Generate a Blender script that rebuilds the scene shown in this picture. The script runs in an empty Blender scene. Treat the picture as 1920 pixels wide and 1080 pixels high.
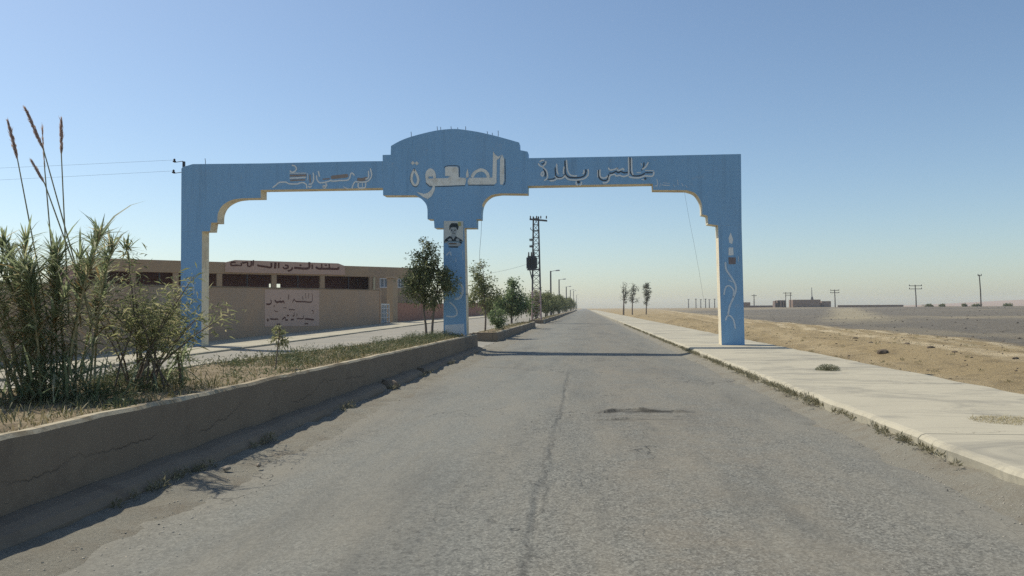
import bpy, bmesh, math, random
import numpy as np
from mathutils import Vector, Matrix, noise as mnoise

random.seed(7)
RNG = np.random.default_rng(11)
SC = bpy.context.scene
COL = SC.collection

# ------------------------------------------------------------------ camera, sky, sun, exposure
F = 1450.0                       # focal length in pixels of a 1920 wide frame
CAM = Vector((0.0, 0.0, 1.5))
yaw = math.atan((1095 - 960) / F)
pit = math.atan((578 - 540) / F * math.cos(yaw))
roll = math.radians(0.35)
fwd = Vector((-math.sin(yaw) * math.cos(pit), math.cos(yaw) * math.cos(pit), math.sin(pit)))
r0 = fwd.cross(Vector((0, 0, 1))).normalized()
u0 = r0.cross(fwd).normalized()
RT = (r0 * math.cos(roll) - u0 * math.sin(roll)).normalized()
UP = (u0 * math.cos(roll) + r0 * math.sin(roll)).normalized()
cd = bpy.data.cameras.new('camera')
cam = bpy.data.objects.new('camera', cd)
COL.objects.link(cam)
cam.matrix_world = Matrix(((RT.x, UP.x, -fwd.x, CAM.x), (RT.y, UP.y, -fwd.y, CAM.y), (RT.z, UP.z, -fwd.z, CAM.z), (0, 0, 0, 1)))
cd.sensor_width = 36.0
cd.lens = 36.0 * F / 1920.0
cd.clip_start = 0.1
cd.clip_end = 8000
SC.camera = cam

TO_SUN = Vector((-0.70, 0.36, 1.0)).normalized()
SUN_EL = math.asin(TO_SUN.z)
SUN_ROT = math.atan2(TO_SUN.x, TO_SUN.y)
w = bpy.data.worlds.new('World')
SC.world = w
w.use_nodes = True
wn = w.node_tree
for n in list(wn.nodes):
    wn.nodes.remove(n)
sky = wn.nodes.new('ShaderNodeTexSky')
sky.sky_type = 'NISHITA'
sky.sun_disc = False
sky.sun_elevation = SUN_EL
sky.sun_rotation = SUN_ROT
sky.altitude = 300
sky.air_density = 1.0
sky.dust_density = 1.0
sky.ozone_density = 4.2
bg = wn.nodes.new('ShaderNodeBackground')
bg.inputs['Strength'].default_value = 0.132
wo = wn.nodes.new('ShaderNodeOutputWorld')
wb = wn.nodes.new('ShaderNodeMix')            # white balance of the camera
wb.data_type = 'RGBA'
wb.blend_type = 'MULTIPLY'
wb.inputs[0].default_value = 1.0
wb.inputs[7].default_value = (1.03, 1.012, 0.942, 1)
wn.links.new(sky.outputs[0], wb.inputs[6])
wn.links.new(wb.outputs[2], bg.inputs['Color'])
wn.links.new(bg.outputs[0], wo.inputs['Surface'])

sl = bpy.data.lights.new('sun', 'SUN')
sl.energy = 4.5
sl.angle = math.radians(0.53)
sl.color = (1.0, 0.93, 0.79)
so = bpy.data.objects.new('sun', sl)
COL.objects.link(so)
so.location = (-20, 15, 45)
so.rotation_euler = (-TO_SUN).to_track_quat('-Z', 'Y').to_euler()

SC.view_settings.view_transform = 'Standard'
SC.view_settings.look = 'None'
SC.view_settings.exposure = 0.0
SC.view_settings.gamma = 1.0
SC.view_settings.use_curve_mapping = False
SC.cycles.use_denoising = False
SC.cycles.max_bounces = 6
SC.cycles.diffuse_bounces = 3
SC.cycles.volume_bounces = 1
SC.cycles.transparent_max_bounces = 8


def ray(px, py):
    return fwd * F + RT * (px - 960) + UP * (540 - py)


def PY(px, py, Y):
    """point of the plane y = Y seen at a pixel of the photograph"""
    d = ray(px, py)
    return CAM + d * ((Y - CAM.y) / d.y)


def PX(px, py, X):
    d = ray(px, py)
    return CAM + d * ((X - CAM.x) / d.x)


def PZ(px, py, z):
    d = ray(px, py)
    return CAM + d * ((z - CAM.z) / d.z)


# ------------------------------------------------------------------ mesh helpers
class MB:
    def __init__(s):
        s.v, s.f, s.m = [], [], []
        s.marks = []

    def mark(s):
        s.marks.append(len(s.f))

    def build_split(s, name, mat, parent=None, direct=False):
        """every marked stroke as an object of its own"""
        ends = s.marks[1:] + [len(s.f)]
        out = []
        for a, b in zip(s.marks, ends):
            q = MB()
            for f in s.f[a:b]:
                q.face([s.v[i] for i in f])
            o = q.build(name, mat, None, fixn=False)
            if direct:
                o.parent = parent
            elif parent is not None:
                adopt(o, parent)
            out.append(o)
        return out

    def face(s, pts, m=0):
        i = len(s.v)
        s.v += [tuple(p) for p in pts]
        s.f.append(tuple(range(i, i + len(pts))))
        s.m.append(m)

    def box(s, c, size, rz=0.0, m=0, rot=None):
        hx, hy, hz = size[0] / 2, size[1] / 2, size[2] / 2
        R = rot if rot is not None else Matrix.Rotation(rz, 3, 'Z')
        i = len(s.v)
        for z in (-hz, hz):
            for x, y in ((-hx, -hy), (hx, -hy), (hx, hy), (-hx, hy)):
                s.v.append(tuple(Vector(c) + R @ Vector((x, y, z))))
        for q in ((0, 3, 2, 1), (4, 5, 6, 7), (0, 1, 5, 4), (1, 2, 6, 5), (2, 3, 7, 6), (3, 0, 4, 7)):
            s.f.append(tuple(i + k for k in q))
            s.m.append(m)

    def bar(s, a, b, wd, m=0):
        a, b = Vector(a), Vector(b)
        d = b - a
        L = d.length
        R = d.to_track_quat('Z', 'X').to_matrix()
        s.box((a + b) / 2, (wd, wd, L), m=m, rot=R)

    def tube(s, pts, rad, n=6, m=0, cap=True):
        pts = [Vector(p) for p in pts]
        if not hasattr(rad, '__len__'):
            rad = [rad] * len(pts)
        i0 = len(s.v)
        ref = None
        for k, p in enumerate(pts):
            t = (pts[min(k + 1, len(pts) - 1)] - pts[max(k - 1, 0)]).normalized()
            if ref is None:
                ref = t.orthogonal().normalized()
            ref = (ref - t * ref.dot(t)).normalized()
            bn = t.cross(ref)
            for j in range(n):
                a = 2 * math.pi * j / n
                s.v.append(tuple(p + (ref * math.cos(a) + bn * math.sin(a)) * rad[k]))
        for k in range(len(pts) - 1):
            for j in range(n):
                a = i0 + k * n + j
                b = i0 + k * n + (j + 1) % n
                s.f.append((a, b, b + n, a + n))
                s.m.append(m)
        if cap:
            s.f.append(tuple(i0 + j for j in reversed(range(n))))
            s.m.append(m)
            e = i0 + (len(pts) - 1) * n
            s.f.append(tuple(e + j for j in range(n)))
            s.m.append(m)

    def prism(s, pts, off, mf=0, side=None):
        """ngon pts extruded by off; side(normal) -> material index"""
        off = Vector(off)
        n = len(pts)
        i = len(s.v)
        s.v += [tuple(Vector(p)) for p in pts] + [tuple(Vector(p) + off) for p in pts]
        s.f.append(tuple(range(i, i + n)))
        s.m.append(mf)
        s.f.append(tuple(reversed(range(i + n, i + 2 * n))))
        s.m.append(mf)
        for k in range(n):
            a, b = i + k, i + (k + 1) % n
            s.f.append((b, a, a + n, b + n))
            nn = off.cross(Vector(pts[(k + 1) % n]) - Vector(pts[k])).normalized()
            s.m.append(side(nn, Vector(pts[k])) if side else mf)

    def build(s, name, mats, parent=None, smooth=False, bevel=0.0, fixn=True):
        me = bpy.data.meshes.new(name)
        me.from_pydata(s.v, [], s.f)
        mats = mats if isinstance(mats, (list, tuple)) else [mats]
        for m in mats:
            me.materials.append(m)
        if len(mats) > 1:
            me.polygons.foreach_set('material_index', s.m)
        if smooth:
            me.polygons.foreach_set('use_smooth', [True] * len(s.f))
        me.update()
        if fixn:
            bm = bmesh.new()
            bm.from_mesh(me)
            bmesh.ops.recalc_face_normals(bm, faces=bm.faces)
            bm.to_mesh(me)
            bm.free()
        o = bpy.data.objects.new(name, me)
        COL.objects.link(o)
        if parent is not None:
            o.parent = parent
        if bevel:
            b = o.modifiers.new('bevel', 'BEVEL')
            b.width = bevel
            b.segments = 2
            b.limit_method = 'ANGLE'
        return o


def np_obj(name, V, faces, mat, parent=None, smooth=False):
    """faces: array (n,k); vertices (m,3)"""
    me = bpy.data.meshes.new(name)
    V = np.asarray(V, dtype=np.float32)
    faces = np.asarray(faces, dtype=np.int32)
    n, k = faces.shape
    me.vertices.add(len(V))
    me.vertices.foreach_set('co', V.ravel())
    me.loops.add(n * k)
    me.loops.foreach_set('vertex_index', faces.ravel())
    me.polygons.add(n)
    me.polygons.foreach_set('loop_start', np.arange(0, n * k, k, dtype=np.int32))
    me.polygons.foreach_set('loop_total', np.full(n, k, dtype=np.int32))
    me.update(calc_edges=True)
    for m in (mat if isinstance(mat, (list, tuple)) else [mat]):
        me.materials.append(m)
    if smooth:
        me.polygons.foreach_set('use_smooth', np.ones(n, dtype=bool))
    o = bpy.data.objects.new(name, me)
    COL.objects.link(o)
    if parent is not None:
        o.parent = parent
    return o


def grid_obj(name, xs, ys, zf, mat, parent=None):
    X, Y = np.meshgrid(xs, ys)
    Z = zf(X, Y)
    V = np.stack([X, Y, Z], -1).reshape(-1, 3)
    nx, ny = len(xs), len(ys)
    a = (np.arange(ny - 1)[:, None] * nx + np.arange(nx - 1)[None, :]).ravel()
    return np_obj(name, V, np.stack([a, a + 1, a + nx + 1, a + nx], -1), mat, parent, smooth=True)


def tag(o, label=None, cat=None, group=None, kind=None):
    if label:
        o['label'] = label
    if cat:
        o['category'] = cat
    if group:
        o['group'] = group
    if kind:
        o['kind'] = kind
    return o


def empty(name, loc=(0, 0, 0)):
    o = bpy.data.objects.new(name, None)
    o.empty_display_size = 0.3
    COL.objects.link(o)
    o.location = loc
    return o


def thing(name, loc, label, cat, group=None):
    return tag(empty(name, loc), label, cat, group)


def adopt(o, root):
    """parent a mesh written in world coordinates to a root that stands elsewhere"""
    o.parent = root
    o.matrix_parent_inverse = Matrix.Translation(root.location).inverted()
    return o


def copy_tree(o, parent=None):
    c = o.copy()
    COL.objects.link(c)
    if parent is not None:
        c.parent = parent
    for ch in list(o.children):
        copy_tree(ch, c)
    return c


# smooth value noise on arrays
_perm = RNG.random((256, 256))


def vnoise(x, y, s=1.0, seed=0):
    x = np.asarray(x) / s + seed * 17.3
    y = np.asarray(y) / s + seed * 9.1
    xi, yi = np.floor(x).astype(int), np.floor(y).astype(int)
    fx, fy = x - xi, y - yi
    fx = fx * fx * (3 - 2 * fx)
    fy = fy * fy * (3 - 2 * fy)
    g = lambda a, b: _perm[a % 256, b % 256]
    return (g(xi, yi) * (1 - fx) * (1 - fy) + g(xi + 1, yi) * fx * (1 - fy) + g(xi, yi + 1) * (1 - fx) * fy + g(xi + 1, yi + 1) * fx * fy) * 2 - 1


def fbm(x, y, s, o=3, seed=0):
    t = 0
    a = 1.0
    for k in range(o):
        t = t + a * vnoise(x, y, s / 2 ** k, seed + k)
        a *= 0.5
    return t


def sstep(a, b, x):
    t = np.clip((x - a) / (b - a), 0, 1)
    return t * t * (3 - 2 * t)


# ------------------------------------------------------------------ materials
class N:
    """tiny node builder"""

    def __init__(s, name):
        s.m = bpy.data.materials.new(name)
        s.m.use_nodes = True
        s.t = s.m.node_tree
        s.b = s.t.nodes['Principled BSDF']
        s.out = s.t.nodes['Material Output']
        s.b.inputs['Specular IOR Level'].default_value = 0.25
        s.co = s.t.nodes.new('ShaderNodeTexCoord').outputs['Object']

    def n(s, typ, **kw):
        x = s.t.nodes.new(typ)
        for k, v in kw.items():
            setattr(x, k, v)
        return x

    def l(s, a, b):
        s.t.links.new(a, b)

    def noise(s, scale, detail=4, rough=0.6, vec=None, dist=0.0):
        x = s.n('ShaderNodeTexNoise')
        x.inputs['Scale'].default_value = scale
        x.inputs['Detail'].default_value = detail
        x.inputs['Roughness'].default_value = rough
        x.inputs['Distortion'].default_value = dist
        s.l(vec or s.co, x.inputs['Vector'])
        return x.outputs['Fac']

    def scaled(s, sx, sy, sz):
        x = s.n('ShaderNodeMapping')
        x.inputs['Scale'].default_value = (sx, sy, sz)
        s.l(s.co, x.inputs['Vector'])
        return x.outputs[0]

    def voronoi(s, scale, feature='F1', vec=None, out='Distance'):
        x = s.n('ShaderNodeTexVoronoi')
        x.feature = feature
        x.inputs['Scale'].default_value = scale
        s.l(vec or s.co, x.inputs['Vector'])
        return x.outputs[out]

    def ramp(s, fac, stops, interp='LINEAR'):
        x = s.n('ShaderNodeValToRGB')
        x.color_ramp.interpolation = interp
        e = x.color_ramp.elements
        while len(e) < len(stops):
            e.new(0.5)
        for k, (p, c) in enumerate(stops):
            e[k].position = p
            e[k].color = c if len(c) == 4 else (*c, 1)
        s.l(fac, x.inputs[0])
        return x.outputs[0]

    def mix(s, fac, a, b, mode='MIX'):
        x = s.n('ShaderNodeMix', data_type='RGBA', blend_type=mode)
        for sock, v in ((x.inputs[0], fac), (x.inputs[6], a), (x.inputs[7], b)):
            if hasattr(v, 'links') or hasattr(v, 'is_linked'):
                s.l(v, sock)
            elif isinstance(v, (int, float)):
                sock.default_value = v
            else:
                sock.default_value = (*v, 1) if len(v) == 3 else v
        return x.outputs[2]

    def math(s, op, a, b=0.0, clamp=False):
        x = s.n('ShaderNodeMath', operation=op, use_clamp=clamp)
        for sock, v in ((x.inputs[0], a), (x.inputs[1], b)):
            if isinstance(v, (int, float)):
                sock.default_value = v
            else:
                s.l(v, sock)
        return x.outputs[0]

    def sep(s):
        x = s.n('ShaderNodeSeparateXYZ')
        s.l(s.co, x.inputs[0])
        return x.outputs

    def bump(s, h, strength=0.3, dist=0.02):
        x = s.n('ShaderNodeBump')
        x.inputs['Strength'].default_value = strength
        x.inputs['Distance'].default_value = dist
        s.l(h, x.inputs['Height'])
        s.l(x.outputs[0], s.b.inputs['Normal'])

    def done(s, col, rough=0.9):
        if isinstance(col, tuple):
            s.b.inputs['Base Color'].default_value = (*col, 1)
        else:
            s.l(col, s.b.inputs['Base Color'])
        s.b.inputs['Roughness'].default_value = rough
        return s.m


def mul(c, k):
    return tuple(v * k for v in c)


def mottled(name, col, var=0.25, scale=1.5, fine=40, rough=0.9, bump=0.25, grime=None, gscale=0.8, gamt=(0.5, 0.75)):
    m = N(name)
    c = m.mix(m.noise(scale, 6, 0.65), mul(col, 1 - var), mul(col, 1 + var))
    c = m.mix(m.math('MULTIPLY', m.noise(fine, 3), 0.35), c, mul(col, 0.7))
    if grime:
        f = m.ramp(m.noise(gscale, 7, 0.7, dist=0.6), [(gamt[0], (0, 0, 0)), (gamt[1], (1, 1, 1))])
        c = m.mix(f, c, grime)
    m.bump(m.noise(fine, 5, 0.7), bump, 0.01)
    return m.done(c, rough)


def plain(name, col, rough=0.6, metal=0.0):
    m = N(name)
    m.b.inputs['Metallic'].default_value = metal
    c = m.mix(m.noise(6, 5), mul(col, 0.75), mul(col, 1.2))
    return m.done(c, rough)


def leafmat(name, ca, cb, cc=None, trans=0.25):
    m = N(name)
    g = m.n('ShaderNodeNewGeometry')
    stops = [(0.0, ca), (0.75, cb)] + ([(0.95, cc)] if cc else [])
    c = m.ramp(g.outputs['Random Per Island'], stops)
    m.done(c, 0.55)
    tr = m.n('ShaderNodeBsdfTranslucent')
    m.l(c, tr.inputs['Color'])
    mx = m.n('ShaderNodeMixShader')
    mx.inputs[0].default_value = trans
    m.l(m.b.outputs[0], mx.inputs[1])
    m.l(tr.outputs[0], mx.inputs[2])
    m.l(mx.outputs[0], m.out.inputs['Surface'])
    return m.m


# asphalt: old, dusty, exposed aggregate
m = N('asphalt')
sx, sy, sz = m.sep()
agg = m.voronoi(66, out='Color')
aggv = m.n('ShaderNodeRGBToBW')
m.l(agg, aggv.inputs[0])
ag2 = m.n('ShaderNodeRGBToBW')
m.l(m.voronoi(40, out='Color'), ag2.inputs[0])
c = m.mix(aggv.outputs[0], (0.068, 0.068, 0.060), (0.30, 0.293, 0.25))
c = m.mix(m.math('MULTIPLY', m.ramp(ag2.outputs[0], [(0.2, (1, 1, 1)), (0.45, (0, 0, 0))]), 0.30), c, (0.06, 0.06, 0.054))
c = m.mix(m.math('MULTIPLY', m.ramp(ag2.outputs[0], [(0.66, (0, 0, 0)), (0.85, (1, 1, 1))]), 0.28), c, (0.31, 0.295, 0.25))
fine = m.noise(130, 3, 0.7)
c = m.mix(m.ramp(fine, [(0.34, (1, 1, 1)), (0.46, (0, 0, 0))]), c, (0.07, 0.07, 0.068))
worn = m.ramp(m.noise(0.9, 5, 0.65, m.scaled(1.6, 0.35, 1)), [(0.42, (0, 0, 0)), (0.66, (1, 1, 1))])
lane = m.math('ADD', sx, m.math('MULTIPLY', m.math('SUBTRACT', m.noise(0.5, 4, 0.6, m.scaled(1, 0.3, 1)), 0.5), 1.1))
l1 = m.ramp(m.math('DIVIDE', m.math('ADD', lane, 4.0), 8.0), [(0.10, (0, 0, 0)), (0.19, (1, 1, 1)), (0.36, (1, 1, 1)), (0.46, (0, 0, 0))])
c = m.mix(m.math('MULTIPLY', l1, 0.42), c, (0.205, 0.208, 0.185))
l2 = m.ramp(m.math('DIVIDE', m.math('ADD', lane, 4.0), 8.0), [(0.50, (0, 0, 0)), (0.57, (1, 1, 1)), (0.70, (1, 1, 1)), (0.80, (0, 0, 0))])
l2 = m.math('MULTIPLY', l2, m.ramp(m.noise(1.1, 7, 0.75), [(0.40, (0, 0, 0)), (0.62, (1, 1, 1))]))
c = m.mix(m.math('MULTIPLY', l2, 0.4), c, (0.215, 0.18, 0.13))
c = m.mix(m.math('MULTIPLY', worn, 0.42), c, (0.24, 0.215, 0.165))
dk = m.ramp(m.noise(0.5, 6, 0.7, m.scaled(1.5, 0.25, 1)), [(0.5, (0, 0, 0)), (0.7, (1, 1, 1))])
c = m.mix(m.math('MULTIPLY', dk, 0.5), c, (0.085, 0.085, 0.077))
# the seam beside the middle, its ravelled left flank and the broken lip
sw_ = m.math('ADD', m.math('MULTIPLY', m.math('SUBTRACT', m.noise(0.9, 6, 0.75), 0.5), 0.36), m.math('ADD', sx, 0.36))
sf = m.ramp(m.math('ABSOLUTE', sw_), [(0.0, (1, 1, 1)), (0.028, (0, 0, 0))])
sf = m.math('MULTIPLY', sf, m.ramp(m.noise(1.7, 5, 0.7, m.scaled(1, 0.5, 1)), [(0.36, (0, 0, 0)), (0.52, (1, 1, 1))]))
sf = m.math('MULTIPLY', sf, m.ramp(m.math('DIVIDE', sy, 40.0), [(0.42, (1, 1, 1)), (0.55, (0, 0, 0))]))
c = m.mix(m.math('MULTIPLY', sf, 0.5), c, (0.05, 0.049, 0.044))
rv = m.ramp(m.math('ABSOLUTE', m.math('ADD', m.math('ADD', sx, 1.55), m.math('MULTIPLY', sy, -0.09))), [(0.1, (1, 1, 1)), (0.75, (0, 0, 0))])
rv = m.math('MULTIPLY', rv, m.ramp(m.noise(14, 6, 0.85), [(0.5, (0, 0, 0)), (0.62, (1, 1, 1))]))
rv = m.math('MULTIPLY', rv, m.ramp(m.math('DIVIDE', sy, 20.0), [(0.4, (1, 1, 1)), (0.55, (0, 0, 0))]))
c = m.mix(m.math('MULTIPLY', rv, 0.6), c, (0.06, 0.058, 0.052))
bx_ = m.math('DIVIDE', m.math('SUBTRACT', sx, 0.95), 1.0)
by_ = m.math('DIVIDE', m.math('SUBTRACT', sy, 10.7), 1.3)
br_ = m.ramp(m.math('ADD', m.math('MULTIPLY', bx_, bx_), m.math('MULTIPLY', by_, by_)), [(0.25, (1, 1, 1)), (1.0, (0, 0, 0))])
br_ = m.math('MULTIPLY', br_, m.ramp(m.noise(7, 7, 0.85, m.scaled(0.6, 1.6, 1)), [(0.47, (0, 0, 0)), (0.6, (1, 1, 1))]))
c = m.mix(m.math('MULTIPLY', br_, 0.5), c, (0.085, 0.08, 0.07))
lx_ = m.ramp(m.math('DIVIDE', sx, 4.0), [(0.03, (0, 0, 0)), (0.09, (1, 1, 1)), (0.30, (1, 1, 1)), (0.42, (0, 0, 0))])
for yc_, wd_l, am_l in ((11.28, 0.06, 0.95), (10.5, 0.022, 0.55), (10.86, 0.02, 0.4)):
    ly_ = m.math('ADD', m.math('SUBTRACT', sy, yc_), m.math('MULTIPLY', m.math('SUBTRACT', m.noise(1.6, 6, 0.75), 0.5), 0.5))
    lf = m.ramp(m.math('ABSOLUTE', ly_), [(0.0, (1, 1, 1)), (wd_l * 2.2, (0, 0, 0))])
    lf = m.math('MULTIPLY', m.math('MULTIPLY', lf, lx_), m.ramp(m.noise(5, 5, 0.7), [(0.36, (0, 0, 0)), (0.5, (1, 1, 1))]))
    c = m.mix(m.math('MULTIPLY', lf, am_l), c, (0.04, 0.038, 0.033))
# dust gathers along both edges
wob = m.math('MULTIPLY', m.math('SUBTRACT', m.noise(1.3, 5, 0.7), 0.5), 1.6)
ax = m.math('ABSOLUTE', m.math('ADD', sx, m.math('ADD', wob, 0.05)))
dust = m.ramp(m.math('DIVIDE', ax, 4.0), [(0.60, (0, 0, 0)), (0.84, (1, 1, 1))])
gr = m.mix(m.noise(60, 4, 0.8), (0.12, 0.113, 0.092), (0.325, 0.305, 0.25))
c = m.mix(m.math('MULTIPLY', dust, 0.75), c, gr)
# fine branching cracks
wv = m.n('ShaderNodeVectorMath', operation='ADD')
nz = m.n('ShaderNodeTexNoise')
nz.inputs['Scale'].default_value = 2.2
m.l(m.co, nz.inputs['Vector'])
m.l(m.scaled(0.45, 0.22, 1), wv.inputs[0])
m.l(nz.outputs['Color'], wv.inputs[1])
ck = m.voronoi(1.0, 'DISTANCE_TO_EDGE', wv.outputs[0])
ckm = m.ramp(ck, [(0.0, (1, 1, 1)), (0.012, (0, 0, 0))])
ckm = m.math('MULTIPLY', ckm, m.ramp(m.noise(0.35, 3), [(0.48, (0, 0, 0)), (0.6, (1, 1, 1))]))
c = m.mix(m.math('MULTIPLY', ckm, 0.75), c, (0.04, 0.04, 0.038))
m.bump(m.math('SUBTRACT', aggv.outputs[0], m.math('MULTIPLY', ckm, 2.0)), 0.55, 0.012)
M_ASPH = m.done(c, 0.88)

# dry earth on the right: tan dust, pale wheel tracks, dark gravel plain beyond
m = N('dry_earth')
sx, sy, sz = m.sep()
n1 = m.noise(0.22, 7, 0.65, m.scaled(1, 0.35, 1))
c = m.mix(n1, (0.24, 0.18, 0.092), (0.43, 0.335, 0.185))
c = m.mix(m.ramp(m.noise(1.2, 8, 0.75, m.scaled(1, 0.5, 1)), [(0.5, (0, 0, 0)), (0.72, (1, 1, 1))]), c, (0.15, 0.115, 0.065))
c = m.mix(m.math('MULTIPLY', m.ramp(m.noise(2.6, 8, 0.8), [(0.54, (0, 0, 0)), (0.66, (1, 1, 1))]), 0.4), c, (0.11, 0.085, 0.05))
c = m.mix(m.math('MULTIPLY', m.ramp(m.noise(9, 6, 0.8), [(0.5, (0, 0, 0)), (0.7, (1, 1, 1))]), 0.5), c, (0.17, 0.13, 0.075))
wx = m.math('ADD', sx, m.math('MULTIPLY', m.math('SUBTRACT', m.noise(0.12, 4, 0.6), 0.5), 2.6))
wy = m.math('ADD', wx, m.math('MULTIPLY', sy, -0.07))
for cx_, wd_, col_, am_ in ((12.3, 0.6, (0.50, 0.41, 0.26), 0.95), (13.9, 0.35, (0.46, 0.38, 0.24), 0.8), (8.6, 0.6, (0.42, 0.335, 0.20), 0.6), (15.5, 0.4, (0.52, 0.435, 0.285), 0.95)):
    d = m.math('ABSOLUTE', m.math('SUBTRACT', wy, cx_))
    f = m.ramp(m.math('DIVIDE', d, wd_ * 2), [(0.25, (1, 1, 1)), (0.6, (0, 0, 0))])
    f = m.math('MULTIPLY', f, m.ramp(m.noise(0.7, 6, 0.75), [(0.36, (0, 0, 0)), (0.58, (1, 1, 1))]))
    c = m.mix(m.math('MULTIPLY', f, am_), c, col_)
grey = m.mix(m.noise(1.3, 8, 0.85), (0.055, 0.048, 0.039), (0.235, 0.212, 0.172))
grey = m.mix(m.math('MULTIPLY', m.ramp(m.noise(0.5, 8, 0.8), [(0.53, (0, 0, 0)), (0.68, (1, 1, 1))]), 0.4), grey, (0.27, 0.235, 0.175))
grey = m.mix(m.math('MULTIPLY', m.ramp(m.noise(0.05, 5, 0.6, m.scaled(1, 0.3, 1)), [(0.5, (0, 0, 0)), (0.64, (1, 1, 1))]), 0.5), grey, (0.30, 0.255, 0.17))
gx = m.math('ADD', sx, m.math('ADD', m.math('MULTIPLY', m.math('SUBTRACT', m.noise(0.09, 5, 0.65), 0.5), 3.0), m.math('MULTIPLY', sy, -0.06)))
gf = m.ramp(m.math('DIVIDE', gx, 40.0), [(0.40, (0, 0, 0)), (0.43, (1, 1, 1))])
far = m.ramp(m.math('DIVIDE', sy, 600.0), [(0.42, (1, 1, 1)), (0.75, (0.35, 0.35, 0.35))])
c = m.mix(m.math('MULTIPLY', gf, far), c, grey)
# straw coloured tongue of dry grass across the gravel
tx = m.math('ADD', m.math('SUBTRACT', sx, m.math('MULTIPLY', sy, 0.31)), m.math('MULTIPLY', m.math('SUBTRACT', m.noise(0.2, 4), 0.5), 6.0))
tf = m.ramp(m.math('DIVIDE', m.math('ABSOLUTE', m.math('SUBTRACT', tx, 3.0)), 12.0), [(0.15, (1, 1, 1)), (0.45, (0, 0, 0))])
tf = m.math('MULTIPLY', tf, m.ramp(m.math('DIVIDE', sy, 400.0), [(0.18, (0, 0, 0)), (0.26, (1, 1, 1)), (0.5, (1, 1, 1)), (0.8, (0, 0, 0))]))
tf = m.math('MULTIPLY', tf, gf)
c = m.mix(m.math('MULTIPLY', tf, 0.6), c, (0.36, 0.31, 0.20))
m.bump(m.noise(5, 8, 0.8), 1.0, 0.12)
M_EARTH = m.done(c, 0.95)

m = N('pale_concrete')
c = m.mix(m.noise(0.8, 7, 0.65), (0.36, 0.33, 0.25), (0.48, 0.44, 0.335))
st = m.ramp(m.noise(0.55, 7, 0.72, m.scaled(0.8, 1.3, 1), dist=0.8), [(0.49, (0, 0, 0)), (0.62, (1, 1, 1))])
c = m.mix(m.math('MULTIPLY', st, 0.65), c, (0.20, 0.19, 0.16))
c = m.mix(m.math('MULTIPLY', m.ramp(m.noise(45, 4, 0.8), [(0.55, (0, 0, 0)), (0.75, (1, 1, 1))]), 0.35), c, (0.25, 0.235, 0.20))
c = m.mix(m.math('MULTIPLY', m.ramp(m.noise(2.2, 6, 0.75, m.scaled(0.3, 2.6, 1)), [(0.52, (0, 0, 0)), (0.60, (1, 1, 1))]), 0.38), c, (0.27, 0.25, 0.20))
wv = m.n('ShaderNodeVectorMath', operation='ADD')
nz = m.n('ShaderNodeTexNoise')
nz.inputs['Scale'].default_value = 1.1
nz.inputs['Detail'].default_value = 6
m.l(m.co, nz.inputs['Vector'])
m.l(m.scaled(0.3, 0.34, 1), wv.inputs[0])
m.l(nz.outputs['Color'], wv.inputs[1])
ck = m.ramp(m.voronoi(0.8, 'DISTANCE_TO_EDGE', wv.outputs[0]), [(0.0, (1, 1, 1)), (0.005, (0, 0, 0))])
ck = m.math('MULTIPLY', ck, m.ramp(m.noise(0.4, 3), [(0.46, (0, 0, 0)), (0.54, (1, 1, 1))]))
c = m.mix(m.math('MULTIPLY', ck, 0.6), c, (0.13, 0.115, 0.09))
m.bump(m.noise(30, 6, 0.75), 0.25, 0.01)
M_CONC = m.done(c, 0.9)

m = N('dusty_sand')
c = m.mix(m.noise(45, 5, 0.85), (0.09, 0.084, 0.066), (0.345, 0.325, 0.265))
c = m.mix(m.math('MULTIPLY', m.ramp(m.noise(2.2, 7, 0.75), [(0.46, (0, 0, 0)), (0.62, (1, 1, 1))]), 0.55), c, (0.165, 0.138, 0.10))
c = m.mix(m.math('MULTIPLY', m.ramp(m.voronoi(38), [(0.1, (1, 1, 1)), (0.35, (0, 0, 0))]), 0.3), c, (0.37, 0.35, 0.30))
m.bump(m.noise(28, 7, 0.8), 0.9, 0.02)
M_SAND = m.done(c, 0.95)
M_SERV = mottled('dusty_service_road', (0.275, 0.26, 0.22), 0.18, 0.6, 25, 0.95, 0.4, (0.33, 0.30, 0.24), 0.5, (0.45, 0.7))
M_SOIL = mottled('planter_soil', (0.22, 0.172, 0.105), 0.38, 1.6, 14, 0.95, 1.0, (0.115, 0.085, 0.05), 2.2, (0.5, 0.7))

# cement render of the planters with hairline cracks and peeled patches
m = N('planter_render')
c = m.mix(m.noise(0.9, 7, 0.7), (0.16, 0.122, 0.088), (0.27, 0.215, 0.155))
c = m.mix(m.math('MULTIPLY', m.ramp(m.noise(2.5, 7, 0.75), [(0.52, (0, 0, 0)), (0.66, (1, 1, 1))]), 0.45), c, (0.13, 0.10, 0.075))
wv = m.n('ShaderNodeVectorMath', operation='ADD')
nz = m.n('ShaderNodeTexNoise')
nz.inputs['Scale'].default_value = 1.6
nz.inputs['Detail'].default_value = 5
m.l(m.co, nz.inputs['Vector'])
m.l(m.scaled(1, 0.45, 1.1), wv.inputs[0])
m.l(nz.outputs['Color'], wv.inputs[1])
ck = m.ramp(m.voronoi(0.55, 'DISTANCE_TO_EDGE', wv.outputs[0]), [(0.0, (1, 1, 1)), (0.004, (0, 0, 0))])
ck = m.math('MULTIPLY', ck, m.ramp(m.noise(0.9, 3), [(0.5, (0, 0, 0)), (0.58, (1, 1, 1))]))
px_, py_, pz_ = m.sep()
lc = m.math('SUBTRACT', pz_, m.math('ADD', 0.36, m.math('MULTIPLY', m.math('SUBTRACT', m.noise(0.55, 7, 0.62, m.scaled(0, 1, 0)), 0.5), 0.9)))
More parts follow.
